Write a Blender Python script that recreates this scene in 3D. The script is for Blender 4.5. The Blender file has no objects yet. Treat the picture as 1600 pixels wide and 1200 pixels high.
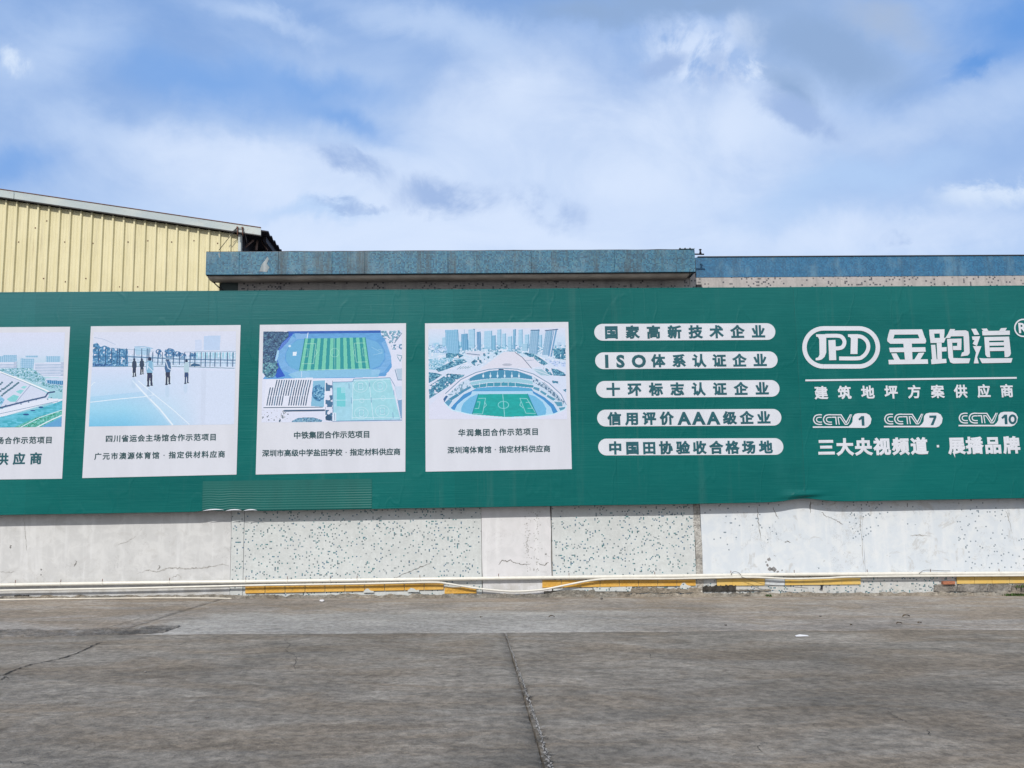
import bpy, bmesh, math, random
import numpy as np
from mathutils import Vector, Matrix, noise as mnoise

random.seed(7)
SC = bpy.context.scene
COL = SC.collection
rad = math.radians

# ------------------------------------------------------------------ camera
F, YAW, PITCH, ROLL = 1507.2, rad(2.454), rad(8.019), rad(0.9644)
CAM_D, CAM_H = 19.8, 1.5
fw = Vector((math.sin(YAW)*math.cos(PITCH), math.cos(YAW)*math.cos(PITCH), math.sin(PITCH)))
r0 = Vector((math.cos(YAW), -math.sin(YAW), 0)); u0 = r0.cross(fw)
rt = r0*math.cos(ROLL) - u0*math.sin(ROLL); up = u0*math.cos(ROLL) + r0*math.sin(ROLL)
cd = bpy.data.cameras.new('camera'); cam = bpy.data.objects.new('camera', cd); COL.objects.link(cam)
cam.matrix_world = Matrix(((rt.x, up.x, -fw.x, 0), (rt.y, up.y, -fw.y, -CAM_D), (rt.z, up.z, -fw.z, CAM_H), (0, 0, 0, 1)))
cd.sensor_width = 36; cd.lens = F/1600*36; cd.clip_end = 2000; cd.clip_start = .05
SC.camera = cam

def ray(x, y):
    return (rt*(x-800) + up*(600-y) + fw*F)
def W(x, y, Y=0.0):                       # survey: photo pixel -> point on the vertical plane at depth Y
    d = ray(x, y); t = (CAM_D+Y)/d.y
    return Vector((d.x*t, Y, CAM_H + d.z*t))
GS, GC = -.0155, -.01
def gz(x): return GS*x + GC
def G(x, y, dz=0.0):                      # survey: photo pixel -> point on the sloping yard
    d = ray(x, y); t = (GC+dz-CAM_H)/(d.z-GS*d.x)
    return Vector((d.x*t, d.y*t-CAM_D, gz(d.x*t)+dz))

# ------------------------------------------------------------------ node helper
class NT:
    def __init__(s, tree): s.t = tree; s.n = tree.nodes; s.l = tree.links
    def put(s, sock, v):
        if v is None: return
        if hasattr(v, 'is_linked') or isinstance(v, bpy.types.NodeSocket): s.l.new(v, sock)
        else:
            if isinstance(v, (tuple, list)) and sock.type == 'RGBA' and len(v) == 3: v = (*v, 1)
            sock.default_value = v
    def m(s, op, a, b=None, c=None, clamp=False):
        n = s.n.new('ShaderNodeMath'); n.operation = op; n.use_clamp = clamp
        s.put(n.inputs[0], a); s.put(n.inputs[1], b); s.put(n.inputs[2], c); return n.outputs[0]
    def v(s, op, a, b=None, out=0):
        n = s.n.new('ShaderNodeVectorMath'); n.operation = op
        s.put(n.inputs[0], a); s.put(n.inputs[1], b); return n.outputs[out]
    def mix(s, f, a, b, mode='MIX'):
        n = s.n.new('ShaderNodeMix'); n.data_type = 'RGBA'; n.blend_type = mode; n.clamp_factor = True
        s.put(n.inputs[0], f); s.put(n.inputs[6], a); s.put(n.inputs[7], b); return n.outputs[2]
    def noise(s, vec, scale, det=4, rough=.55, dist=0, col=False):
        n = s.n.new('ShaderNodeTexNoise'); s.put(n.inputs['Vector'], vec)
        n.inputs['Scale'].default_value = scale; n.inputs['Detail'].default_value = det
        n.inputs['Roughness'].default_value = rough; n.inputs['Distortion'].default_value = dist
        return n.outputs[1 if col else 0]
    def ramp(s, f, a, b, c=0., d=1., smooth=True):
        n = s.n.new('ShaderNodeMapRange'); n.interpolation_type = 'SMOOTHSTEP' if smooth else 'LINEAR'
        s.put(n.inputs[0], f); n.inputs[1].default_value = a; n.inputs[2].default_value = b
        n.inputs[3].default_value = c; n.inputs[4].default_value = d; return n.outputs[0]
    def comb(s, x, y, z):
        n = s.n.new('ShaderNodeCombineXYZ'); s.put(n.inputs[0], x); s.put(n.inputs[1], y); s.put(n.inputs[2], z); return n.outputs[0]
    def sep(s, v):
        n = s.n.new('ShaderNodeSeparateXYZ'); s.put(n.inputs[0], v); return n.outputs
    def scale(s, vec, x, y, z): return s.v('MULTIPLY', vec, (x, y, z))
    def white(s, vec, col=False):
        n = s.n.new('ShaderNodeTexWhiteNoise'); n.noise_dimensions = '3D'; s.put(n.inputs[0], vec); return n.outputs[1 if col else 0]
    def bump(s, h, strength=.3, dist=.01):
        n = s.n.new('ShaderNodeBump'); n.inputs['Strength'].default_value = strength
        n.inputs['Distance'].default_value = dist; s.put(n.inputs['Height'], h); return n.outputs[0]

# ------------------------------------------------------------------ world, sun, exposure
SUN_EL, SUN_AZ = rad(39), rad(15)         # sun stands behind the camera, a little to its left
sd = Vector((-math.sin(SUN_AZ)*math.cos(SUN_EL), -math.cos(SUN_AZ)*math.cos(SUN_EL), math.sin(SUN_EL)))
world = bpy.data.worlds.new('World'); SC.world = world; world.use_nodes = True
w = NT(world.node_tree); w.n.clear()
sky = w.n.new('ShaderNodeTexSky'); sky.sky_type = 'NISHITA'; sky.sun_disc = False
sky.sun_elevation = SUN_EL; sky.sun_rotation = math.atan2(sd.x, sd.y)
sky.air_density = 1.0; sky.dust_density = .6; sky.ozone_density = 1.6
tc = w.n.new('ShaderNodeTexCoord'); D = tc.outputs['Generated']
SKS = .1
X, Y, Z = w.sep(D)
den = w.m('MAXIMUM', w.m('ABSOLUTE', Y), .12)
U = w.m('DIVIDE', X, den); V = w.m('DIVIDE', Z, den)
# directions are warped with noise so that the cloud banks have ragged, curling edges
wn = w.noise(D, 3.4, 6, .60, .3, col=True); wx, wy, wz = w.sep(w.v('SUBTRACT', wn, (.5, .5, .5)))
wf = w.noise(D, 14, 6, .65, .4, col=True); fx, fy, fz = w.sep(w.v('SUBTRACT', wf, (.5, .5, .5)))
Uw = w.m('ADD', U, w.m('ADD', w.m('MULTIPLY', wx, .20), w.m('MULTIPLY', fx, .05)))
Vw = w.m('ADD', V, w.m('ADD', w.m('MULTIPLY', wy, .15), w.m('MULTIPLY', fy, .045)))
U2 = w.m('ADD', U, w.m('ADD', w.m('MULTIPLY', wx, .05), w.m('MULTIPLY', fx, .07)))
V2 = w.m('ADD', V, w.m('ADD', w.m('MULTIPLY', wy, .04), w.m('MULTIPLY', fy, .06)))
def skyblob(px, py, rx, ry, ang, soft=1.0, hard=0.0, fine=False):
    d = ray(px, py); cu, cv = d.x/d.y, d.z/d.y
    a = rad(ang); du = w.m('SUBTRACT', U2 if fine else Uw, cu); dv = w.m('SUBTRACT', V2 if fine else Vw, cv)
    p = w.m('ADD', w.m('MULTIPLY', du, math.cos(a)), w.m('MULTIPLY', dv, math.sin(a)))
    q = w.m('SUBTRACT', w.m('MULTIPLY', dv, math.cos(a)), w.m('MULTIPLY', du, math.sin(a)))
    p = w.m('DIVIDE', p, rx/F); q = w.m('DIVIDE', q, ry/F)
    r = w.m('SQRT', w.m('ADD', w.m('MULTIPLY', p, p), w.m('MULTIPLY', q, q)))
    return w.ramp(r, hard, 1.0, soft, 0)
base = w.mix(1.0, sky.outputs[0], (.86, .98, 1.12), 'MULTIPLY')
def C(r, g, b):
    f = lambda c: ((c/255+.055)/1.055)**2.4 if c > 10 else c/255/12.92
    return (f(r)/SKS, f(g)/SKS, f(b)/SKS)
n1 = w.noise(w.scale(D, 1, 1, 2.2), 2.0, 7, .52, .4)
n2 = w.noise(w.scale(D, 1, 1, 1.8), 6.0, 8, .60, .7)
sunward = w.ramp(Y, .35, -.6)                 # the veil is whiter towards the sun, behind the camera
veil = w.ramp(w.m('ADD', w.m('MULTIPLY', n1, .7), w.m('MULTIPLY', n2, .3)), .36, .62)
hz = w.ramp(V, .12, .62, 1.0, 0.0)
veil = w.m('ADD', w.m('MULTIPLY', veil, .42), w.m('MULTIPLY', hz, .60))
veil = w.m('ADD', veil, w.m('MULTIPLY', sunward, .45), clamp=True)
BLUE = C(112, 160, 226)
col = w.mix(w.m('SUBTRACT', .8, w.m('MULTIPLY', sunward, .5)), base, BLUE)
MID = w.mix(sunward, C(196, 218, 250), C(228, 230, 232))
col = w.mix(w.m('ADD', veil, .16, clamp=True), col, MID)
def add(b, c, k=1.0, mod=None):
    global col
    f = w.m('MULTIPLY', b, k)
    if mod is not None: f = w.m('MULTIPLY', f, mod)
    col = w.mix(f, col, c)
m1 = w.ramp(n2, .30, .62, .62, 1.0)
DEEP = C(122, 168, 230); PALE = C(216, 231, 255); GREY = C(144, 173, 214); CREAM = C(168, 187, 216)
n3 = w.noise(D, 13, 9, .62, .5)
m4 = w.ramp(w.m('ADD', w.m('MULTIPLY', n2, .4), w.m('MULTIPLY', n3, .6)), .38, .54)
for a in [(20, 260, 130, 60, 0), (300, 130, 330, 80, -16), (560, 200, 190, 50, -22), (480, 130, 260, 60, -10)]: add(skyblob(*a), DEEP, .85)
for a in [(1600, 30, 200, 110, 20), (1530, 95, 100, 26, 28)]: add(skyblob(*a, fine=True), C(100, 154, 224), .9)
for a in [(950, 250, 480, 200, 6, 1, .3), (520, 310, 560, 95, -10, 1, .2), (700, 390, 950, 70, 0, 1, .2), (840, 130, 200, 120, 30), (330, 250, 330, 60, -14),
          (1400, 380, 420, 60, 6), (1150, 60, 60, 60, 0)]: add(skyblob(*a), PALE, .92, m1)
for a in [(1340, 300, 300, 60, 16), (480, 345, 150, 24, 0)]: add(skyblob(*a), C(180, 209, 247), .7)
for a in [(90, 80, 210, 80, 20), (660, 25, 260, 50, -12), (120, 190, 150, 60, -25), (760, 60, 120, 60, 0), (420, 30, 160, 30, -20)]: add(skyblob(*a, fine=True), C(192, 214, 247), .75, m1)
add(skyblob(1430, 190, 330, 70, 22), C(200, 219, 248), .75, m1)
for a in [(1290, 80, 215, 100, -22, 1, .2), (1230, 150, 100, 50, -45, 1, .1), (1080, 5, 330, 46, 2, 1, .1), (930, 20, 160, 40, 0)]: add(skyblob(*a, fine=True), GREY, .95, w.ramp(m4, 0, .6, .72, 1))
add(skyblob(1370, 30, 170, 50, -12), CREAM, .8)
for a in [(1090, 90, 130, 80, -20, 1, .3), (1170, 130, 80, 60, -45, 1, .3)]: add(skyblob(*a, fine=True), PALE, .85, w.ramp(n3, .42, .56))
for a in [(1122, 112, 50, 44, -50, 1, .3), (700, 315, 130, 45, -4, 1, .3), (850, 322, 110, 42, -18, 1, .3), (545, 262, 90, 34, -20, 1, .3), (545, 325, 60, 14, 0, 1, .3), (1030, 100, 60, 34, 30, 1, .3), (1250, 190, 130, 40, -25, 1, .3), (1400, 375, 40, 16, 0, 1, .3)]:
    add(skyblob(*a, fine=True), C(160, 186, 229), .95, m4)
for a in [(1560, 290, 150, 50, 14, 1, .3), (25, 103, 50, 26, -25, 1, .3), (1165, 110, 50, 40, -45, 1, .3)]: add(skyblob(*a, fine=True), C(222, 236, 255), .8, w.ramp(n3, .44, .56))
below = w.ramp(Z, -.02, .0, 1, 0)
col = w.mix(below, col, C(120, 122, 120))
bg = w.n.new('ShaderNodeBackground'); w.l.new(col, bg.inputs[0]); bg.inputs[1].default_value = SKS
wo = w.n.new('ShaderNodeOutputWorld'); w.l.new(bg.outputs[0], wo.inputs[0])
sl = bpy.data.lights.new('sun', 'SUN'); sl.energy = 3.4; sl.angle = rad(.53); sl.color = (1, .94, .84)
so = bpy.data.objects.new('sun', sl); COL.objects.link(so); so.rotation_euler = sd.to_track_quat('Z', 'Y').to_euler()
SC.view_settings.view_transform = 'Standard'; SC.view_settings.look = 'None'
SC.view_settings.exposure = 0; SC.view_settings.gamma = 1; SC.view_settings.use_curve_mapping = False

# ------------------------------------------------------------------ object helpers
def s2l(c):
    return tuple(((v/255+.055)/1.055)**2.4 if v > 10 else v/255/12.92 for v in c)
def mesh_obj(name, verts, faces, mat, parent=None, smooth=False):
    me = bpy.data.meshes.new(name); me.from_pydata([tuple(v) for v in verts], [], faces); me.update()
    if smooth: me.polygons.foreach_set('use_smooth', [True]*len(me.polygons))
    if mat: me.materials.append(mat)
    o = bpy.data.objects.new(name, me); COL.objects.link(o)
    if parent is not None: o.parent = parent
    return o
def bm_obj(name, bm, mat, parent=None, smooth=False):
    me = bpy.data.meshes.new(name); bm.to_mesh(me); bm.free()
    if smooth: me.polygons.foreach_set('use_smooth', [True]*len(me.polygons))
    if mat: me.materials.append(mat)
    o = bpy.data.objects.new(name, me); COL.objects.link(o)
    if parent is not None: o.parent = parent
    return o
def thing(name, label, cat, group=None):
    o = bpy.data.objects.new(name, None); COL.objects.link(o)
    o['label'] = label; o['category'] = cat
    if group: o['group'] = group
    return o
def tag(o, label, cat, group=None):
    o['label'] = label; o['category'] = cat
    if group: o['group'] = group
    return o
def struct(o): o['kind'] = 'structure'; return o
def slab_from(poly, t, flip=False):
    """front polygon (list of Vector) extruded backwards (+Y) by t -> verts, faces"""
    n = len(poly); vs = list(poly) + [Vector((p.x, p.y+t, p.z)) for p in poly]
    fs = [tuple(range(n)), tuple(range(2*n-1, n-1, -1))]
    fs += [(i, i+n, (i+1) % n + n, (i+1) % n) for i in range(n)]
    return vs, fs
def fix(o):
    bm = bmesh.new(); bm.from_mesh(o.data); bmesh.ops.recalc_face_normals(bm, faces=bm.faces); bm.to_mesh(o.data); bm.free(); return o
def bevel(o, w_, seg=2):
    bm = bmesh.new(); bm.from_mesh(o.data)
    bmesh.ops.bevel(bm, geom=list(bm.edges), offset=w_, segments=seg, affect='EDGES', profile=.6)
    bm.to_mesh(o.data); bm.free(); return o
def box(name, a, b, mat, parent=None, bev=0):
    x0, y0, z0 = a; x1, y1, z1 = b
    v = [(x0,y0,z0),(x1,y0,z0),(x1,y1,z0),(x0,y1,z0),(x0,y0,z1),(x1,y0,z1),(x1,y1,z1),(x0,y1,z1)]
    f = [(0,3,2,1),(4,5,6,7),(0,1,5,4),(1,2,6,5),(2,3,7,6),(3,0,4,7)]
    o = mesh_obj(name, v, f, mat, parent)
    return bevel(o, bev) if bev else o
def tube(name, pts, r, mat, parent=None, seg=10, rs=None):
    pts = [Vector(p) for p in pts]; vs = []; fs = []
    for i, p in enumerate(pts):
        d = (pts[min(i+1, len(pts)-1)] - pts[max(i-1, 0)]).normalized()
        a = d.cross(Vector((0, 0, 1)))
        if a.length < .01: a = d.cross(Vector((0, 1, 0)))
        a.normalize(); b = d.cross(a); rr = rs[i] if rs else r
        for k in range(seg):
            t = 2*math.pi*k/seg; vs.append(p + a*math.cos(t)*rr + b*math.sin(t)*rr)
    for i in range(len(pts)-1):
        for k in range(seg):
            fs.append((i*seg+k, i*seg+(k+1) % seg, (i+1)*seg+(k+1) % seg, (i+1)*seg+k))
    fs.append(tuple(range(seg-1, -1, -1))); fs.append(tuple(range(len(vs)-seg, len(vs))))
    return fix(mesh_obj(name, vs, fs, mat, parent, smooth=True))
def cr(pts, n=8):                          # Catmull-Rom through points
    P = [Vector(p) for p in pts]; P = [P[0]*2-P[1]] + P + [P[-1]*2-P[-2]]; out = []
    for i in range(1, len(P)-2):
        for k in range(n):
            t = k/n; a, b, c, d = P[i-1], P[i], P[i+1], P[i+2]
            out.append(.5*((2*b)+(c-a)*t+(2*a-5*b+4*c-d)*t*t+(3*b-a-3*c+d)*t**3))
    out.append(P[-2]); return out

# ------------------------------------------------------------------ materials
ALB = .80        # overall reflectance of the place
def new_mat(name):
    m = bpy.data.materials.new(name); m.use_nodes = True; k = NT(m.node_tree)
    bs = k.n['Principled BSDF']; tcn = k.n.new('ShaderNodeTexCoord')
    geo = k.n.new('ShaderNodeNewGeometry')
    return m, k, bs, geo.outputs['Position']
def setp(k, bs, col=None, rough=None, normal=None, metal=None, spec=None):
    if col is not None:
        q = k.v('SCALE', col); q.node.inputs[3].default_value = ALB; col = q
    k.put(bs.inputs['Base Color'], col); k.put(bs.inputs['Roughness'], rough); k.put(bs.inputs['Normal'], normal)
    k.put(bs.inputs['Metallic'], metal); k.put(bs.inputs['Specular IOR Level'], spec)

def mat_plain(name, col, rough=.6, var=.12, scale=6, bumps=.1, metal=0., spec=.3):
    m, k, bs, P = new_mat(name)
    n = k.noise(P, scale, 6, .6); f = k.ramp(n, .3, .7, 1-var, 1+var)
    c = k.v('SCALE', col); c.node.inputs[3].default_value = 1; k.l.new(f, c.node.inputs[3])
    setp(k, bs, c, rough, k.bump(k.noise(P, scale*8, 4), bumps, .004), metal, spec); return m

def mat_mosaic(name, base, specks, density, tile=.027, grout=(.5,.52,.54), wear=None, wearamt=0., rough=.45, streak=.0, var=.1, spec_rough=None):
    """glazed mosaic chips: one random colour per chip, recessed grout; chips are about two pixels wide"""
    m, k, bs, P = new_mat(name)
    x, y, z = k.sep(P)
    cx = k.m('FLOOR', k.m('DIVIDE', x, tile)); cz = k.m('FLOOR', k.m('DIVIDE', z, tile))
    cell = k.comb(cx, 3.5, cz)
    rnd = k.white(cell); rndc = k.white(k.v('ADD', cell, (17.3, 5.1, 9.7)))
    fx_ = k.m('FRACT', k.m('DIVIDE', x, tile)); fz_ = k.m('FRACT', k.m('DIVIDE', z, tile))
    ex = k.m('MINIMUM', fx_, k.m('SUBTRACT', 1, fx_)); ez = k.m('MINIMUM', fz_, k.m('SUBTRACT', 1, fz_))
    edge = k.ramp(k.m('MINIMUM', ex, ez), .03, .09)
    big = k.noise(P, .9, 5, .6); med = k.noise(P, 5, 5, .6)
    dens = k.m('MULTIPLY', k.ramp(big, .3, .7, .6, 1.35), density)
    c = k.v('SCALE', base); k.l.new(k.ramp(rndc, 0, 1, 1-var, 1+var, False), c.node.inputs[3])
    isx = k.m('LESS_THAN', rnd, dens)
    sc = specks[0]
    for i, s in enumerate(specks[1:]):
        sc = k.mix(k.m('GREATER_THAN', rndc, (i+1)/len(specks)), sc, s)
    c = k.mix(isx, c, sc)
    c = k.mix(k.m('MULTIPLY', k.m('SUBTRACT', 1, edge), .6), c, grout)
    dirt = k.ramp(k.m('ADD', k.m('MULTIPLY', big, .5), k.m('MULTIPLY', med, .5)), .35, .65, .9, 1.06)
    c2 = k.v('SCALE', c); k.l.new(dirt, c2.node.inputs[3]); c = c2
    if wear:
        wn_ = k.m('ADD', k.m('MULTIPLY', k.noise(P, 1.6, 8, .65), .6), k.m('MULTIPLY', k.noise(k.scale(P, 1, 1, .25), 5, 6, .6), .4))
        c = k.mix(k.m('MULTIPLY', k.ramp(wn_, .5, .62), wearamt), c, wear)
    if streak:
        st = k.noise(k.scale(P, 3.2, 1, .22), 1.5, 8, .7)
        c = k.mix(k.m('MULTIPLY', k.ramp(st, .46, .68), streak), c, (.06, .075, .085))
    hgt = k.m('ADD', k.m('MULTIPLY', edge, 1.), k.m('MULTIPLY', rndc, .4))
    setp(k, bs, c, rough, k.bump(hgt, .35, .002), 0, .4); return m

def mat_plaster(name, base, speck=0.0, peel=.3, tint=(.62,.66,.74), grime=.25, rough=.85):
    m, k, bs, P = new_mat(name)
    Pw = k.v('ADD', P, k.v('SCALE', k.noise(P, 2.2, 4, .5, col=True)))
    Pw.node.inputs[1].default_value = (0, 0, 0)
    big = k.noise(P, .7, 6, .62); med = k.noise(P, 3.3, 7, .68, .6); fine = k.noise(P, 22, 5, .6)
    ver = k.noise(k.scale(P, 5, 1, .35), 1.3, 6, .6)
    c = k.mix(k.ramp(med, .42, .62), base, tint)
    c = k.mix(k.m('MULTIPLY', k.ramp(ver, .5, .68), .35), c, (.86, .88, .92))
    c = k.mix(k.m('MULTIPLY', k.ramp(k.noise(P, 2.1, 9, .72, 1.0), .56, .63), grime), c, (.50, .50, .50))
    # hairline cracks: thin contour lines of a warped noise
    cn = k.noise(P, 1.7, 7, .7, .8); cl = k.m('ABSOLUTE', k.m('SUBTRACT', cn, .5))
    crk = k.m('MULTIPLY', k.ramp(cl, .0, .0035, 1, 0), k.ramp(k.noise(P, 1.1, 3), .5, .6))
    c = k.mix(k.m('MULTIPLY', crk, peel*1.5), c, (.2, .19, .18))
    # small chips where the coat came off
    pk = k.noise(k.scale(P, 1, 1, 1.3), 9, 8, .75, .5); pm = k.ramp(k.noise(P, 1.4, 4), .5, .64)
    pe = k.m('MULTIPLY', k.ramp(pk, .63, .66), pm)
    c = k.mix(k.m('MULTIPLY', pe, peel*2, clamp=True), c, (.24, .24, .24))
    x, y, z = k.sep(P)
    # grime that splashed up from the yard
    low = k.m('MULTIPLY', k.ramp(k.m('ADD', z, k.m('MULTIPLY', x, .0155)), .05, .62, 1, 0), k.ramp(k.noise(P, 4, 7, .7), .38, .62))
    c = k.mix(k.m('MULTIPLY', low, .45), c, (.4, .38, .34))
    if speck:
        t = .027; cell = k.comb(k.m('FLOOR', k.m('DIVIDE', x, t)), 1.5, k.m('FLOOR', k.m('DIVIDE', z, t)))
        isx = k.m('LESS_THAN', k.white(cell), k.m('MULTIPLY', k.ramp(k.noise(P, .8, 4), .45, .6), speck))
        c = k.mix(k.m('MULTIPLY', isx, .8), c, (.12, .18, .24))
    h = k.m('ADD', k.m('MULTIPLY', med, .6), k.m('MULTIPLY', fine, .4)); h = k.m('SUBTRACT', h, k.m('ADD', k.m('MULTIPLY', pe, .5), crk))
    setp(k, bs, c, rough, k.bump(h, .35, .012), 0, .2); return m

def mat_concrete(name, a, b, brown, rough_scale=1., stain=.5, worn=None):
    m, k, bs, P = new_mat(name)
    S = k.scale(P, .85, 1.0, 1)                    # trowel and traffic marks run along the wall
    big = k.noise(S, .55, 7, .62, .7); med = k.noise(S, 2.3, 8, .68, .8); fine = k.noise(k.scale(P, .8, .7, 1), 14, 8, .78)
    vf = k.noise(P, 75, 4, .7)
    c = k.mix(k.ramp(k.m('ADD', k.m('MULTIPLY', big, .6), k.m('MULTIPLY', med, .4)), .36, .64), a, b)
    c = k.mix(k.m('MULTIPLY', k.ramp(k.noise(k.scale(P, .5, 1, 1), .9, 7, .62, 1.2), .42, .62), .8), c, brown)
    dk = k.ramp(k.noise(k.scale(P, .6, .9, 1), 1.6, 10, .76, 1.0), .55, .68)
    c = k.mix(k.m('MULTIPLY', dk, stain), c, tuple(v*.62 for v in a))
    lt = k.ramp(k.noise(k.scale(P, .5, .9, 1), 2.4, 10, .76, .6), .57, .68)
    c = k.mix(k.m('MULTIPLY', lt, .4), c, tuple(min(1, v*1.6) for v in b))
    if worn:                                       # a scoured, paler area with its own outline
        x, y, z = k.sep(P); nb = k.m('MULTIPLY', k.m('SUBTRACT', k.noise(P, .9, 6, .65), .5), 2.6)
        mk = k.m('MULTIPLY', k.ramp(k.m('ADD', x, nb), worn[0], worn[0]+.8), k.ramp(k.m('ADD', x, nb), worn[1]-3, worn[1], 1, 0))
        mk = k.m('MULTIPLY', mk, k.ramp(k.m('ADD', y, k.m('MULTIPLY', nb, .9)), worn[2], worn[2]+.9, 1, 0))
        c = k.mix(k.m('MULTIPLY', mk, .75), c, (.47, .455, .43))
    lg = k.m('MULTIPLY', k.ramp(k.noise(P, .33, 5, .6, .8), .3, .7, .84, 1.18), k.ramp(k.noise(k.scale(P, .7, 1, 1), 1.2, 6, .7, 1.2), .3, .7, .88, 1.12))
    c_ = k.v('SCALE', c); k.l.new(lg, c_.node.inputs[3]); c = c_
    f = k.v('SCALE', c); k.l.new(k.m('ADD', k.ramp(fine, .3, .7, .62, 1.38), k.ramp(vf, .3, .7, -.14, .14)), f.node.inputs[3])
    pits = k.ramp(k.noise(k.scale(P, .8, .6, 1), 26, 5, .8), .64, .7)
    c = k.mix(k.m('MULTIPLY', pits, .55), f, tuple(v*.35 for v in a))
    h = k.m('ADD', k.m('ADD', k.m('MULTIPLY', med, .8), k.m('MULTIPLY', fine, .35)), k.m('MULTIPLY', vf, .12)); h = k.m('SUBTRACT', h, k.m('MULTIPLY', pits, .25))
    setp(k, bs, c, k.ramp(big, .3, .7, .62, .85), k.bump(h, 1.0*rough_scale, .07), 0, .12); return m

M = {}
TEAL = [(.04,.18,.21), (.10,.27,.31), (.08,.18,.29), (.22,.27,.30), (.10,.16,.19)]
M['mosaic'] = mat_mosaic('pale_mosaic', (.67,.715,.735), TEAL, .085, var=.05, wear=(.71,.74,.77), wearamt=.3)
M['mosaic_low'] = mat_mosaic('grimy_mosaic', (.66,.68,.69), TEAL, .13, var=.08, wear=(.62,.60,.56), wearamt=.6, streak=.2)
M['mosaic_dark'] = mat_mosaic('pink_grey_mosaic', (.50,.47,.47), [(.06,.06,.08),(.1,.1,.13),(.14,.13,.14)], .10, tile=.036, var=.06, wear=(.62,.58,.56), wearamt=.4, streak=.35)
M['blue'] = mat_mosaic('blue_mosaic', (.042,.185,.31), [(.03,.13,.24),(.055,.22,.35),(.09,.25,.34),(.025,.10,.18)], .5, grout=(.07,.15,.23), var=.22, wear=(.20,.30,.37), wearamt=.4, streak=.75)
M['blue2'] = mat_mosaic('bright_blue_mosaic', (.030,.175,.36), [(.027,.15,.32),(.045,.21,.40),(.027,.13,.28)], .45, grout=(.06,.16,.27), var=.18, wear=(.16,.32,.46), wearamt=.5, streak=.3)
M['plaster_l'] = mat_plaster('grey_white_plaster', (.62,.635,.66), peel=.35, tint=(.70,.715,.74), grime=.3)
M['plaster_m'] = mat_plaster('white_plaster', (.74,.745,.79), peel=.3, tint=(.69,.70,.74), grime=.12)
M['plaster_r'] = mat_plaster('whitewash_over_mosaic', (.68,.745,.83), speck=.035, peel=.5, tint=(.75,.80,.86), grime=.5)
M['ledge'] = mat_concrete('broken_concrete', (.24,.225,.20), (.52,.50,.46), (.36,.31,.25), 2.0, stain=.95)
M['grime'] = mat_plain('black_grime', (.05,.047,.043), .9, .5, 14, .6)
M['apron'] = mat_concrete('pale_worn_concrete', (.31,.275,.245), (.45,.415,.38), (.35,.285,.22), stain=.4, worn=(-5.0, 4.2, -3.6))
M['yard'] = mat_concrete('dark_worn_concrete', (.235,.212,.182), (.380,.346,.302), (.28,.232,.18), 1.1, stain=.45)
M['dirt'] = mat_plain('joint_dirt', (.045,.042,.038), .95, .5, 20, .6)
M['rubble'] = mat_concrete('rough_rubble_concrete', (.17,.165,.16), (.50,.48,.46), (.36,.32,.28), 2.5, stain=.9)
M['spall'] = mat_concrete('spalled_cement', (.44,.44,.43), (.68,.67,.65), (.52,.49,.45), 2.0, stain=.8)
M['pvc'] = mat_plain('white_pvc', (.80,.79,.74), .35, .06, 9, .03, spec=.5)
M['cream'] = mat_plain('cream_cable_sheath', (.74,.70,.62), .5, .08, 9, .03)
M['steel'] = mat_plain('dark_steel', (.06,.06,.065), .5, .3, 20, .1, metal=.6)
M['rust'] = mat_plain('rusty_steel', (.16,.075,.055), .8, .4, 14, .2)
M['brown_steel'] = mat_plain('brown_primed_steel', (.16,.11,.10), .7, .3, 10, .1)
M['black'] = mat_plain('black_iron', (.02,.02,.03), .6, .3, 10, .1)
M['soffit'] = mat_plain('stained_soffit_paint', (.50,.46,.43), .85, .22, 2.5, .2)
M['brick'] = mat_plain('red_brick', (.42,.17,.10), .9, .25, 30, .4)
M['spallg'] = mat_plain('crumbled_joint_concrete', (.37,.35,.325), .9, .45, 60, .6)
M['stone'] = mat_plain('grey_stone', (.20,.19,.18), .9, .3, 30, .5)
M['paper'] = mat_plain('white_paper', (.82,.82,.84), .7, .04, 9, .05)
M['leaf'] = mat_plain('dry_leaf', (.10,.07,.04), .8, .3, 30, .2)
M['grass'] = mat_plain('weed_green', (.06,.11,.03), .7, .35, 30, .1)
M['core'] = mat_plain('grey_render', (.45,.44,.42), .85, .1, 3, .2)
M['dark_sheet'] = mat_plain('dark_green_sheet', (.07,.10,.105), .6, .25, 4, .1)

def mat_cladding():
    m, k, bs, P = new_mat('cream_yellow_cladding')
    n = k.noise(k.scale(P, 1, 1, .3), 3, 6, .6)
    c = k.mix(k.ramp(n, .35, .65), (.78,.72,.46), (.85,.79,.53))
    tn = k.noise(k.scale(P, 8, 1, .5), 1.2, 6, .65)
    c = k.mix(k.m('MULTIPLY', k.ramp(tn, .52, .72), .40), c, (.46,.41,.28))
    x_, y_, z_ = k.sep(P); rd = k.m('MULTIPLY', k.ramp(k.noise(k.scale(P, 5, 1, .3), 1.6, 7, .7), .56, .66), .5); c = k.mix(k.m('MULTIPLY', rd, k.ramp(k.noise(P, .5, 3), .4, .6)), c, (.50,.40,.26))
    dots = k.ramp(k.noise(P, 9, 6, .8), .68, .71)
    c = k.mix(k.m('MULTIPLY', dots, .7), c, (.28,.2,.12))
    setp(k, bs, c, .5, k.bump(k.noise(k.scale(P, 1, 1, .3), 5, 4), .15, .01), 0, .35); return m
M['clad'] = mat_cladding()
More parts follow.
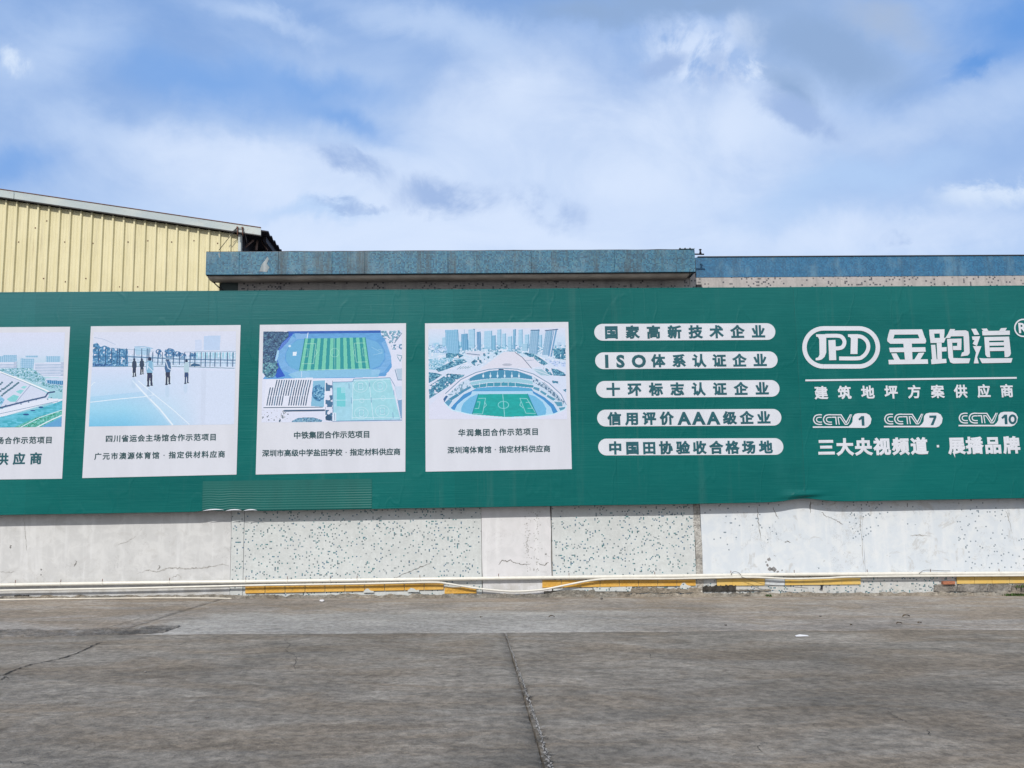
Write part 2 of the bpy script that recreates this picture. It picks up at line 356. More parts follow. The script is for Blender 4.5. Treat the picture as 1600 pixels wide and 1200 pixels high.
def mat_trim():
    m, k, bs, P = new_mat('weathered_pale_trim')
    n = k.noise(k.scale(P, .4, 1, 1), 2.4, 6, .6)
    c = k.mix(k.ramp(n, .35, .65), (.46,.55,.60), (.60,.66,.66))
    c = k.mix(k.m('MULTIPLY', k.ramp(k.noise(P, 7, 7, .7), .6, .68), .4), c, (.42,.30,.22))
    setp(k, bs, c, .5, None, 0, .35); return m
M['trim'] = mat_trim()
def mat_banner():
    m, k, bs, P = new_mat('green_printed_vinyl')
    x, y, z = k.sep(P)
    n = k.noise(k.scale(P, .25, 1, 1), .9, 5, .55)
    c = k.mix(k.ramp(n, .35, .65), (.002,.118,.118), (.004,.140,.137))
    f = k.noise(k.scale(P, .06, 1, 1), 34, 4, .7)
    c = k.mix(k.m('MULTIPLY', k.ramp(f, .4, .7), .30), c, (.011,.168,.158))
    # sky sheen painted into the vinyl colour, strongest at the upper left
    sky_sheen = k.m('MULTIPLY', k.ramp(x, -9, 3, 1, .15), k.ramp(z, 4.6, 6.3))
    c = k.mix(k.m('MULTIPLY', sky_sheen, .62), c, (.065,.21,.25))
    sc = k.ramp(k.noise(k.scale(P, 7, 1, .5), 1.2, 7, .75), .68, .72)
    c = k.mix(k.m('MULTIPLY', sc, .22), c, (.16,.33,.33))
    oi = k.n.new('ShaderNodeObjectInfo'); sc2 = k.v('SCALE', c); k.l.new(k.ramp(oi.outputs['Random'], 0, 1, .93, 1.07, False), sc2.node.inputs[3]); c = sc2
    # dust washed down in faint runs, and chalky blooms
    dr = k.ramp(k.noise(k.scale(P, 3.0, 1, .12), 1.3, 7, .68), .54, .72); c = k.mix(k.m('MULTIPLY', dr, .16), c, (.10,.22,.21))
    bl = k.ramp(k.noise(P, .55, 7, .62, .6), .48, .7); c = k.mix(k.m('MULTIPLY', bl, .22), c, (.03,.19,.19))
    crs = k.m('ABSOLUTE', k.m('SUBTRACT', k.noise(k.scale(P, 1, 1, .35), 1.0, 3, .5, .2), .5))
    h = k.m('ADD', k.noise(k.scale(P, .03, 1, 1), 30, 3, .6), k.m('MULTIPLY', k.noise(k.scale(P, .8, 1, .5), 2.6, 4), 2.2))
    h = k.m('ADD', h, k.ramp(crs, 0, .02, .8, 0))
    setp(k, bs, c, .42, k.bump(h, .35, .014), 0, .10); return m
M['banner'] = mat_banner()
def mat_print(name, col, rough=.5, var=.03):
    m, k, bs, P = new_mat(name)
    n = k.ramp(k.noise(k.scale(P, 2, 1, .5), 1.4, 6, .6), .3, .7, 1-var, 1+var)
    c = k.v('SCALE', col); k.l.new(n, c.node.inputs[3])
    setp(k, bs, c, rough, k.bump(k.noise(k.scale(P, .6, 1, .6), 2.0, 3), .15, .01), 0, .3); return m
M['poster'] = mat_print('poster_white', (.665,.70,.81))
M['letter'] = mat_print('letter_white', (.69,.73,.83), var=.04)
M['ink'] = mat_print('letter_teal_ink', (.015,.105,.14), var=.1)
M['ink2'] = mat_print('letter_dark_ink', (.02,.075,.095), var=.1)
def mat_vcol():
    m, k, bs, P = new_mat('printed_picture')
    a = k.n.new('ShaderNodeVertexColor'); a.layer_name = 'print'
    setp(k, bs, a.outputs[0], .5, None, 0, .3); return m
M['pic'] = mat_vcol()
def mat_yellow(name, a, b):
    m, k, bs, P = new_mat(name)
    c = k.mix(k.ramp(k.noise(P, 3.5, 6, .6), .35, .65), a, b)
    c = k.mix(k.m('MULTIPLY', k.ramp(k.noise(P, 12, 7, .75), .6, .68), .45), c, (.35,.27,.14))
    setp(k, bs, c, .45, k.bump(k.noise(P, 40, 3), .1, .004), 0, .4); return m
M['yel'] = mat_yellow('ochre_glazed_tile', (.74,.42,.07), (.78,.48,.12))
M['yel2'] = mat_yellow('pale_yellow_tile', (.77,.55,.19), (.80,.53,.14))

# ------------------------------------------------------------------ ground: one sheet, concrete slabs on it
g = mesh_obj('ground', [(-400, -400, gz(0)-.11), (400, -400, gz(0)-.11), (400, 400, gz(0)-.11), (-400, 400, gz(0)-.11)], [(0, 1, 2, 3)], M['dirt'])
struct(g); g.location.z = -.35
JY = G(400, 990).y; JX0 = G(155, 985).x*.5 + G(0, 1058).x*.5; JX1 = G(790, 990).x
pav = bpy.data.objects.new('pavement', None); COL.objects.link(pav); struct(pav)
def fbm(x, y, s, o=4): return mnoise.fractal(Vector((x*s, y*s, .3)), 1.0, 2.0, o)
def slab(xa, xb, ya, yb, mat, jl=.0, jr=.0, jf=.0, jb=.0, res=.12, name='concrete_slab', dz=0):
    """worn concrete slab: displaced top grid with chipped edges and a skirt; j* = raggedness of the left/right/front/back edge"""
    nx = max(2, min(int((xb-xa)/res), 150)); ny = max(2, min(int((yb-ya)/res), 110)); vs = []; fs = []
    for j in range(ny+1):
        v = j/ny
        for i in range(nx+1):
            u = i/nx; x = xa+(xb-xa)*u; y = ya+(yb-ya)*v
            el = (1-u)**12; er = u**12; ef = (1-v)**12; eb = v**12
            x += el*jl*(abs(fbm(3.1, y, 2.6))*1.6) - er*jr*(abs(fbm(8.1, y, 2.6))*1.6)
            y += ef*jf*fbm(x, 5.1, 1.3) - eb*jb*abs(fbm(x, 2.2, 1.7))*.7
            z = gz(x) + dz + .004*fbm(x, y, .6) + .0016*fbm(x, y, 3.1)
            if i in (0, nx) or j in (0, ny): z -= .008
            vs.append((x, y, z))
    n = nx+1
    for j in range(ny):
        for i in range(nx): fs.append((j*n+i, j*n+i+1, (j+1)*n+i+1, (j+1)*n+i))
    ring = [i for i in range(n)] + [j*n+nx for j in range(1, ny+1)] + [ny*n+i for i in range(nx-1, -1, -1)] + [j*n for j in range(ny-1, 0, -1)]
    b0 = len(vs); vs += [(vs[i][0], vs[i][1], vs[i][2]-.12) for i in ring]; L = len(ring)
    for q in range(L): fs.append((ring[q], b0+q, b0+(q+1) % L, ring[(q+1) % L]))
    o = mesh_obj(name, vs, fs, mat, pav, smooth=True)
    return o
gap = .005
BX = -.45
XS = [-17.2, -11.3, JX1, JX1+8.6, JX1+17]
for i in range(len(XS)-1):                              # near row, dark
    slab(XS[i]+gap, XS[i+1]-gap, JY-7.5, JY-.004+.03, M['yard'], .004 if i else 0, .005 if i < 3 else 0, 0, .10)
    slab(XS[i]+gap, XS[i+1]-gap, JY-17, JY-7.5-2*gap, M['yard'], .04, .04, 0, .03, res=.3)
AX = [-17.2, -11.3, JX0-.02, 17.5]
for i in range(3):                                      # row along the wall, pale
    slab(AX[i]+gap, AX[i+1]-gap, JY+(.42 if i < 2 else .0), -.05, M['apron'], .004, .004, 0, .05, dz=-.009)
# broken strip between the rows, at the left
def rubble_strip(name, x0, x1, yf, yb, zf, h, mat, parent, res=.045, amp=.03):
    nx = int((x1-x0)/res); ny = max(3, int((yb(x0)-yf(x0))/res)); vs = []; fs = []
    for j in range(ny+1):
        v = j/ny
        for i in range(nx+1):
            x = x0+(x1-x0)*i/nx; y = yf(x)+(yb(x)-yf(x))*v
            hh = h*(1-(2*v-1)**6)
            z = zf(x) + hh + amp*mnoise.fractal(Vector((x*5, y*9, 1.7)), .8, 2.2, 5)
            if j in (0, ny) or i in (0, nx): z = zf(x)-.06
            vs.append((x, y, z))
    n = nx+1
    for j in range(ny):
        for i in range(nx): fs.append((j*n+i, j*n+i+1, (j+1)*n+i+1, (j+1)*n+i))
    return mesh_obj(name, vs, fs, mat, parent)
SY0, SY1, SX1 = G(100, 997).y, G(100, 984).y, G(266, 985).x
rubble_strip('broken_concrete_strip', -17, SX1, lambda x: SY0+.10*fbm(x, 4, 2)+max(0, (x-SX1+1.6))*.35, lambda x: SY1+.10*fbm(x, 1, 2)+max(0, (x-SX1+1.2))*.5, lambda x: gz(x)-.004, .012, M['rubble'], pav, res=.03, amp=.034)
# rubbed-down rough patch where the pale row is scored
# ------------------------------------------------------------------ factory building
fac = thing('factory_building', 'low factory building with blue mosaic roof edge behind the green billboard', 'building')
def fp(name, xa, xb, ya, yb, mat, Yf=0.0, t=.05, parent=fac):
    """panel between photo columns xa..xb (read at row 850 or 440) and heights z from rows ya, yb"""
    o = box(name, (xa, Yf, ya), (xb, Yf+t, yb), mat, parent); return o
XL = lambda px, py=850: W(px, py).x
ZTOP = W(1350, 401).z; ZMID = 4.0
x_end = W(1600, 850).x + 6; x_sta = W(0, 850).x - 6
xs = [x_sta, XL(361), XL(752.5), XL(861), XL(1086), XL(1097), x_end]
# lower wall
box('wall', (x_sta, .06, -.6), (x_end, .30, ZMID-.05), M['core'], fac)
box('rear_wall', (W(345, 440).x, .06, ZMID-.05), (x_end, 7, ZTOP-.02), M['core'], fac)
def wall_panel(name, xa, xb, mat, Yf, za=-.5, zb=ZMID, wob=.0, t=None):
    vs = []; n = 40; t = .055-Yf if t is None else t
    L = [Vector((xa + wob*fbm(1.1+xa, k*.1, 1.5), Yf, za+(zb-za)*k/n)) for k in range(n+1)]
    R = [Vector((xb + wob*fbm(6.1+xb, k*.1, 1.5), Yf, za+(zb-za)*k/n)) for k in range(n+1)]
    v = []; f = []
    for k in range(n+1): v += [L[k], R[k], L[k]+Vector((0, t, 0)), R[k]+Vector((0, t, 0))]
    for k in range(n):
        a = 4*k; b = a+4
        f += [(a, a+1, b+1, b), (a+1, a+3, b+3, b+1), (a+2, a, b, b+2)]
    f += [(4*n, 4*n+1, 4*n+3, 4*n+2)]
    return mesh_obj(name, v, f, mat, fac)
g_ = .004
wall_panel('plaster_panel', xs[0], xs[1]-g_, M['plaster_l'], -.004)['label'] = 'grey white plaster panel with a long crack'
wall_panel('mosaic_pilaster', xs[1]+g_, XL(381)-g_, M['mosaic'], -.012)
wall_panel('mosaic_panel', XL(381)+.002, xs[2]-g_, M['mosaic'], 0)
wall_panel('plaster_panel', xs[2], xs[3], M['plaster_m'], -.014, wob=.02)['label'] = 'narrow white plaster panel between the mosaic panels'
wall_panel('mosaic_panel', xs[3]+g_+.02, xs[4]-g_, M['mosaic'], 0)
wall_panel('cement_strip', xs[4], xs[5]-.01, M['spall'], -.004, wob=.03)
ZP = W(1350, 898).z
wall_panel('mosaic_panel', xs[5]-.008, xs[6], M['mosaic_low'], 0, zb=ZP-.002)
wall_panel('plaster_panel', xs[5]-.008, XL(1349)-g_/2, M['plaster_r'], -.018, za=ZP, wob=.008)['label'] = 'bluish whitewash panel beside the cement strip'
wall_panel('plaster_panel', XL(1349)+g_/2, xs[6], M['plaster_r'], -.016, za=ZP)['label'] = 'bluish whitewash panel with mosaic chips showing through'
# upper wall above the billboard
zb_ = W(1350, 432).z
xc1 = W(1087, 430, 0).x
wall_panel('speckled_panel', W(372, 445).x, W(1078, 445).x, M['mosaic_dark'], .0, ZMID+.002, W(700, 434).z+.04)
box('pilaster', (W(1078, 445).x+.003, -.01, ZMID), (W(1087, 445).x, .058, ZTOP-.3), M['mosaic_dark'], fac)
wall_panel('speckled_panel', W(1087, 445).x+.003, x_end, M['mosaic_dark'], .0, ZMID+.002, zb_-.002)
wall_panel('blue_parapet', W(1087, 415).x+.003, x_end, M['blue2'], -.006, zb_, ZTOP)
cop = box('coping', (W(1090, 402).x, -.02, ZTOP+.002), (x_end, .3, ZTOP+.022), M['steel'], fac)
box('dark_sheet', (W(343, 445).x, .01, ZMID), (W(372, 445).x-.004, .055, W(360, 437).z), M['dark_sheet'], fac)
box('junction_box', (W(1087.5, 450).x, -.03, W(1090, 451).z), (W(1096, 450).x, -.011, W(1090, 445).z), M['black'], fac)  # small black junction box standing proud of the wall
# canopy
CY = -.5
ca = W(322, 392, CY); cb = W(1087, 427, CY); cx0, cx1 = ca.x, cb.x
cz1 = (ca.z + W(1087, 391.5, CY).z)/2; cz0 = (W(322, 427, CY).z + cb.z)/2
canopy = box('canopy', (cx0+.06, CY+.07, cz0+.03), (cx1-.02, 0-.002, cz1-.03), M['core'], fac)
bounds = [cx0, W(374, 400, CY).x, W(435, 400, CY).x, W(519, 400, CY).x, W(570, 400, CY).x, W(700, 400, CY).x, W(830, 400, CY).x, W(960, 400, CY).x, cx1]
for i in range(len(bounds)-1):
    dz = [0, .0, -.002, -.006, -.004, -.003, .002, -.003, .003][i]
    f_ = box('fascia_section', (bounds[i]+.0015, CY+dz*.5, cz0), (bounds[i+1]-.0015, CY+.07, cz1+dz), M['blue'], canopy, bev=.006)
box('end_fascia', (cx0, CY+.072, cz0), (cx0+.058, -.004, cz1), M['blue'], canopy)
box('end_fascia', (cx1-.018, CY+.072, cz0+.002), (cx1, -.004, cz1), M['blue'], canopy)
# sagging soffit slab, its drip edge wavy
nx = 90; vs = []; fs = []
for i in range(nx+1):
    x = cx0+.02+(cx1-cx0-.14)*i/nx; wv = .012*fbm(x, .4, 1.1)
    e = .05*(1 if i > 2 else .3)
    vs += [(x, CY+.075, cz0+.028), (x, CY+.09, cz0-.035+wv), (x, CY+.26, cz0-.055+wv*.6), (x, -.004, cz0-.045)]
for i in range(nx):
    for q in range(3): a = i*4+q; fs.append((a, a+4, a+5, a+1))
mesh_obj('soffit', vs, fs, M['soffit'], canopy, smooth=True)
tube('drip_edge', [(cx0+.01, CY+.035, cz0-.012)]+[(cx0+(cx1-cx0)*k/30, CY+.035, cz0-.012+.004*fbm(k, .2, .9)) for k in range(1, 31)], .011, M['steel'], canopy, 6)
tube('coping', [(cx0, CY+.03, cz1+.006)]+[(cx0+(cx1-cx0)*k/40, CY+.03, cz1+.006+.006*fbm(k, .7, .8)) for k in range(1, 41)], .011, M['steel'], canopy, 6)
# patch where the chips have come off the fascia
def patch(name, pts, Yp, mat, parent, t=.003):
    P_ = [W(x, y, Yp) for x, y in pts]
    return mesh_obj(name, *slab_from(P_, t), mat, parent)
M['bare'] = mat_plaster('bare_cement', (.30,.36,.40), peel=.6, tint=(.30,.32,.35), grime=.5)
patch('bare_patch', [(405,424),(409,413),(414,407),(418,401),(420,405),(417,412),(421,418),(417,425)], CY-.0035, M['bare'], canopy)
patch('bare_patch', [(341,396),(343,394),(344,403),(342,402)], CY-.0035, M['bare'], canopy)
# the little corrugated lip and the stub on the canopy's right end
vs = []; fs = []; xa_, xb_ = W(1062, 391, CY).x, cx1
for i in range(49):
    x = xa_+(xb_-xa_)*i/48; z = cz1+.018+.022*max(0, math.cos((i/48)*2*math.pi*3-.4))**3
    vs += [(x, CY-.012, z), (x, CY+.6, z), (x, CY-.012, z-.012), (x, CY+.6, z-.012)]
for i in range(48):
    a = 4*i; fs += [(a, a+4, a+5, a+1), (a+2, a, a+4, a+6), (a+2, a+3, a+7, a+6)]
mesh_obj('corrugated_lip', vs, fs, M['dark_sheet'], canopy)
fit = thing('pipe_fitting', 'small black capped fitting sticking out from the right end of the blue canopy', 'fitting')
fit.location = (cx1, CY+.2, W(1090, 397, CY+.2).z)
c_ = W(1094.5, 397.5, CY+.2)
tube('bracket_arm', [(cx1-.03-fit.location.x, 0, 0), (W(1100, 397, CY+.2).x-fit.location.x, 0, -.005)], .016, M['black'], fit, 8)
zc = 0
vx = c_.x-fit.location.x
tube('stem', [(vx, 0, .01), (vx, 0, .05), (vx, 0, .075), (vx, 0, .10)], .02, M['black'], fit, 10, rs=[.028, .02, .014, .014])
tube('cap', [(vx, 0, .075), (vx, 0, .088), (vx, 0, .10), (vx, 0, .112)], .02, M['black'], fit, 10, rs=[.012, .032, .028, .01])
# bent cable that hangs under the canopy's left end
tag(tube('drooping_cable', cr([W(323, 424, -.12), W(327, 432, -.1), W(333, 440, -.08), W(341, 448, -.06), W(350, 455, -.04), W(356, 462, -.03)]), .013, M['steel']),
    'thin dark cable drooping below the left end of the blue canopy', 'cable')

# cracks, chips: explicit shallow strips on the plaster
def crackline(name, pts, Yp, wpx, mat, parent, jag=.012, t=.002):
    P_ = cr([W(x, y, Yp) for x, y in pts], 6); vs = []; fs = []
    for i, p in enumerate(P_):
        d = (P_[min(i+1, len(P_)-1)]-P_[max(i-1, 0)]).normalized(); nrm = Vector((-d.z, 0, d.x))
        p = p + Vector((random.uniform(-jag, jag), 0, random.uniform(-jag, jag)))
        hw = wpx*.0131*.5*random.uniform(.35, 1.3)*(1-abs(2*i/(len(P_)-1)-1)**4*.8)
        vs += [p+nrm*hw, p-nrm*hw]
    for i in range(len(P_)-1): fs.append((2*i, 2*i+1, 2*i+3, 2*i+2))
    return mesh_obj(name, vs, fs, mat, parent)
M['crack'] = mat_plain('crack_dirt', (.20,.195,.19), .9, .4, 30, .3)  # dark grey of the finer wall cracks
M['crack2'] = mat_plain('old_wall_crack', (.42,.42,.42), .9, .3, 30, .3)
for p, Yp, wd, mt in [
    ([(215,896),(232,891),(247,893),(262,888),(280,888),(300,888),(318,887),(335,884),(350,882),(358,885)], -.006, 2.2, 'crack2'),
    ([(0,893),(12,895),(24,893)], -.006, 1.2, 'crack2'), ([(115,885),(118,880),(119,875)], -.006, 1.6, 'crack'),
    ([(245,891),(250,886),(247,884)], -.006, 1.4, 'crack'), ([(16,858),(17,852)], -.006, 2.4, 'crack'),
    ([(185,852),(200,845),(213,838)], -.006, 1.2, 'crack2'), ([(268,904),(280,898),(284,906)], -.006, 1.2, 'crack2'),
    ([(615,904),(640,893),(660,885),(676,878)], -.002, 1.2, 'crack'),
    ([(778,883),(784,876),(792,877),(797,875),(806,880),(818,882),(830,881)], -.016, 1.4, 'crack'), ([(841,881),(850,883),(857,878)], -.016, 1.6, 'crack'),
    ([(824,840),(823,852),(826,862)], -.016, 1.3, 'crack2'),
    ([(1183,790),(1185,815),(1189,845)], -.020, 1.0, 'crack'), ([(1208,792),(1212,803),(1217,810)], -.020, 1.3, 'crack'),
    ([(1266,783),(1266.5,801)], -.020, 1.8, 'crack'), ([(1283,800),(1292,807),(1305,812),(1318,820)], -.020, 1.0, 'crack'),
    ([(1343,800),(1347,850),(1350,890)], -.020, .9, 'crack2'), ([(1418,786),(1418,793)], -.020, 1.3, 'crack'),
    ([(1573,800),(1577,815),(1581,830)], -.020, 1.2, 'crack2'), ([(1422,837),(1435,836),(1450,837)], -.020, 1.4, 'crack2'),
    ([(1226,848),(1230,846),(1236,848)], -.020, 1.4, 'crack'), ([(38,810),(40,840),(42,860)], -.006, 1.0, 'crack2')]:
    crackline('crack', p, Yp, wd, M[mt], fac)
def chip(px, py, r, Yp, mat, n=9):
    r *= .72; c = W(px, py, Yp); vs = [c + Vector((math.cos(2*math.pi*k/n)*r*.0131*random.uniform(.5, 1.25), 0, math.sin(2*math.pi*k/n)*r*.0131*random.uniform(.5, 1.25))) for k in range(n)]
    return mesh_obj('chip', vs, [tuple(range(n))[::-1]], mat, fac)
M['chipm'] = mat_plain('bare_chip_cement', (.26,.26,.27), .9, .3, 30, .3)
for a in [(1202,874,4),(1199,883,3.5),(1203,889,4),(1209,890,6),(1215,893,3),(1222,891,2),(1197,878,2),(64,890,2),(64,898,2),(853,866,2),(1131,898,1.5)]:
    chip(a[0], a[1], a[2], -.0215 if a[0] > 1000 else (-.0165 if a[0] > 800 else -.0065), M['chipm'])
for k in range(150):
    px = (825 if k % 2 else 838)+random.gauss(0, 3.5); py = random.uniform(796, 895); chip(px, py, random.uniform(.5, 1.5), -.0165-random.random()*.0004, M['crack2'], 6)

# ledge of broken concrete along the foot of the wall
gf = lambda x: gz(x)-.01
rubble_strip('broken_ledge', x_sta, x_end, lambda x: -.17-.09*fbm(x, 2, .8), lambda x: -.012, gf, .055, M['ledge'], fac, res=.03, amp=.04)
def groundy(px, dy=0): return W(px, 930+dy).z
for (xa, xb, ya, yb, seed) in [(1098, 1150, 913, 925, 1), (1150, 1205, 920.5, 924, 2), (850, 985, 921, 929, 3), (985, 1095, 917, 927, 4), (22, 45, 929, 936, 5), (340, 362, 930, 936, 6)]:
    n = 26; pts = []
    random.seed(seed)
    for i in range(n+1): pts.append((xa+(xb-xa)*i/n, yb-random.uniform(0, 1.6)))
    for i in range(n, -1, -1): pts.append((xa+(xb-xa)*i/n, ya+random.uniform(0, .35)*(yb-ya)))
    P_ = [W(x, y, -.03) for x, y in pts]
    mesh_obj('exposed_core', *slab_from(P_, .02), M['grime'] if seed in (1, 5, 6) else M['ledge'], fac)
random.seed(11)
# exposed foundation stones at the right foot
x = 1460
while x < 1650:
    wd = random.uniform(24, 50); h1 = random.uniform(-1, 1)
    P_ = [W(x, 924+h1, -.05), W(x+wd*.5, 925, -.05), W(x+wd-1, 923.5, -.05), W(x+wd-1.5, 913.5, -.05), W(x+wd*.4, 912.5+h1, -.05), W(x+1, 914, -.05)]
    bevel(fix(mesh_obj('foundation_stone', *slab_from(P_, .045), M['rubble'], fac)), .006); x += wd
# ochre border tiles; the left ones carry a raised zigzag
def tile_strip(p0, p1, p2, p3, mat, zig, Yp=-.028, length=.38):
    """p0 bottom-left, p1 bottom-right, p2 top-right, p3 top-left (photo pixels)"""
    a, b, c, d = (W(*p, Yp) for p in (p0, p1, p2, p3)); n = max(1, round((b-a).length/length))
    for i in range(n):
        u0_, u1_ = i/n+.0015, (i+1)/n-.0015
        q = [a.lerp(b, u0_), a.lerp(b, u1_), d.lerp(c, u1_), d.lerp(c, u0_)]
        vs, fs = slab_from(q, .016)
        if zig:
            m_ = 8
            for k in range(m_):
                for sgn in (0, 1):
                    uA = u0_+(u1_-u0_)*(k+.1)/m_; uB = u0_+(u1_-u0_)*(k+.9)/m_
                    vA, vB = ((.34, .62) if (k % 2) else (.62, .34)); hw = .045
                    L = lambda u, v: a.lerp(b, u).lerp(d.lerp(c, u), v)
                    if sgn: vA += .16; vB += .16
                    r_ = [L(uA, vA-hw), L(uB, vB-hw), L(uB, vB+hw), L(uA, vA+hw)]
                    r_ = [p_+Vector((0, -.006, 0)) for p_ in r_]; o_ = len(vs)
                    v2, f2 = slab_from(r_, .005); vs += v2; fs += [tuple(x_+o_ for x_ in f__) for f__ in f2]
            for vv in (.08, .92):
                L = lambda u, v: a.lerp(b, u).lerp(d.lerp(c, u), v)
                r_ = [L(u0_, vv-.05), L(u1_, vv-.05), L(u1_, vv+.05), L(u0_, vv+.05)]; r_ = [p_+Vector((0, -.005, 0)) for p_ in r_]; o_ = len(vs)
                v2, f2 = slab_from(r_, .004); vs += v2; fs += [tuple(x_+o_ for x_ in f__) for f__ in f2]
        fix(mesh_obj('border_tile', vs, fs, mat, fac))
tile_strip((382.8,927.3),(693.5,921.3),(693.5,910.6),(382.8,914.6), M['yel'], True)
tile_strip((694.5,927.8),(744.5,927.2),(744.5,917.3),(694.5,917.8), M['yel'], True)
tile_strip((847,918.4),(1087.5,915.2),(1087.5,905.4),(847,906.6), M['yel'], True)
tile_strip((1120,915.2),(1195,914.6),(1195,903.6),(1120,904.2), M['yel2'], False)
tile_strip((1195.6,914.6),(1226,914.4),(1226,903.4),(1195.6,903.6), M['plaster_r'], False)
tile_strip((1226.6,914.3),(1345,913.0),(1345,902.2),(1226.6,903.4), M['yel2'], False)
tile_strip((1495,912.3),(1660,910.5),(1660,899.0),(1495,900.6), M['yel2'], False)
# spots where plaster splashes cover the tiles
for pts in [[(568,924),(572,920),(575,919.5),(579,923),(584,923.5),(584,926),(568,926)], [(637,922.5),(642,918.5),(647,919.5),(650,922),(655,921.5),(655,925),(637,925)],
            [(1062,917),(1066,911),(1070,910.5),(1073,914),(1080,916),(1074,921),(1064,920)], [(927,918),(988,916.5),(985,924),(930,924)]]:
    patch('plaster_splash', pts, -.040, M['mosaic'], fac)
patch('rust_mark', [(1283,914),(1286,914),(1285.5,921),(1281.5,921)], -.036, M['black'], fac)
# sheets of grey whitewash skirting below the pipe at right
# ------------------------------------------------------------------ pipes and cables along the wall
PY = -.085
def pipe(name, label, pts, r, mat, clips=(), Yp=PY, cat='pipe'):
    t = thing(name, label, cat); t.location = W(800, 903, Yp); o0 = t.location.copy()
    P_ = [p-o0 for p in cr([W(x, y, Yp) for x, y in pts], 10)]
    tube('tube', P_, r, mat, t, 14)
    for cxp in clips:
        y = np.interp(cxp, [p[0] for p in pts], [p[1] for p in pts]); c = W(cxp, y, Yp)-o0
        tube('clip', [c+Vector((-.012, 0, 0)), c+Vector((.012, 0, 0))], r*1.16, M['pvc'], t, 14)
        tube('nail', [c+Vector((0, -.01, r*.9)), c+Vector((.002, -.005, r+.055))], .0065, M['rust'], t, 6)
    return t
pipe('conduit_pipe', 'thick white conduit pipe clipped in one long run along the foot of the wall',
     [(-140,917.5),(0,914.2),(200,911),(400,908.6),(565,906.4),(780,903.6),(1000,900.8),(1170,898.4),(1350,896.8),(1600,895.6),(1720,895)], .036, M['pvc'],
     (24,95,160,265,384,449,516,558,656,779,889,1023,1142,1241,1355,1454,1561))
pipe('thin_conduit', 'thinner white conduit that dips below the pipe at the middle of the wall',
     [(-140,926),(0,922.5),(200,919),(400,914.5),(565,912),(672,909.8),(700,912),(740,918.5),(785,923.2),(815,923.8),(850,920.8),(885,914),(925,906.6),(960,904.6),(1050,904.2),(1170,902),(1235,904.2),(1290,903.2),(1350,901),(1600,899.2),(1720,898.5)], .019, M['pvc'], Yp=PY-.03)
lp = [G(x, 0, 0) if False else None for x in ()]
o = tube('ground_cable', cr([W(x, y, -.24) for x, y in [(-140,940),(0,937),(120,935.4),(250,934.2),(330,934.6),(362,935.4)]], 8), .014, M['cream'])
tag(o, 'thin cream cable lying on the ground along the left foot of the wall', 'cable')
for nm, lb, pts in [('loose_wire', 'short loose wire looping up over the pipe below the dark wall chips', [(1142,898),(1146,893.5),(1152,894),(1158,898)]),
                    ('loose_wire', 'long thin wire humped over the pipe near the right end', [(1436,896),(1443,891.5),(1452,890.8),(1470,891.8),(1485,892)]),
                    ('loose_wire', 'slack thin wire crossing the pale yellow tiles diagonally', [(1158,901),(1175,907),(1195,913),(1240,917),(1262,919)])]:
    tag(tube(nm, cr([W(x, y, PY-.055) for x, y in pts], 8), .0045, M['steel'], None, 6), lb, 'wire')

# ------------------------------------------------------------------ billboard
BY = -.27
bb = thing('billboard', 'long green billboard with white posters, slogans and a logo, fixed to the wall', 'billboard')
bx0, bx1 = W(0, 630, BY).x-2.2, W(1600, 630, BY).x+1.6
bz1 = (W(0, 457, BY).z+W(1600, 447, BY).z)/2; bz0 = (W(0, 803, BY).z+W(1600, 779, BY).z)/2
# strips of printed vinyl, joined at seams
seams = [bx0, W(48, 630, BY).x, W(322, 630, BY).x, W(710, 630, BY).x, W(960, 630, BY).x, W(1250, 630, BY).x, W(1420, 630, BY).x, bx1]
def sheet_y(x, z):
    """surface of the stretched vinyl: slight quilting, one pucker at the bottom right, ribbed patch at the bottom left"""
    y = BY + .0016*fbm(x, z, .8)
    c = W(1256, 776, BY); dx, dz = (x-c.x), (z-c.z)
    y -= .05*math.exp(-(dx/.32)**2)*math.exp(-((dz-.04)/.06)**2) - .030*math.exp(-(dx/.40)**2)*math.exp(-((dz+.03-.1*dx)/.04)**2)
    return y
def bottom_z(x):
    c = W(1256, 776, BY); z = bz0 + .07*math.exp(-((x-c.x)/.42)**2) + .004*fbm(x, 3, .7)
    for px, a in ((326, .035), (362, .03), (388, .015)):
        q = W(px, 797, BY).x; z += a*math.exp(-((x-q)/.16)**2)
    return z
for i in range(len(seams)-1):
    xa, xb = seams[i]+.0008, seams[i+1]-.0008; nx = max(4, int((xb-xa)/.06)); nz = 74; vs = []; fs = []
    st = (.0, .0015, .0, .002, .0005, .002, .0)[i]
    for j in range(nz+1):
        v = (j/nz)**1.6
        for k in range(nx+1):
            x_ = xa+(xb-xa)*k/nx; z0 = bottom_z(x_); z_ = z0+(bz1-z0)*v
            vs.append((x_, sheet_y(x_, z_)-st, z_))
    n = nx+1; fs = [(j*n+k, j*n+k+1, (j+1)*n+k+1, (j+1)*n+k) for j in range(nz) for k in range(nx)]
    mesh_obj('vinyl_strip', vs, fs, M['banner'], bb, smooth=True)
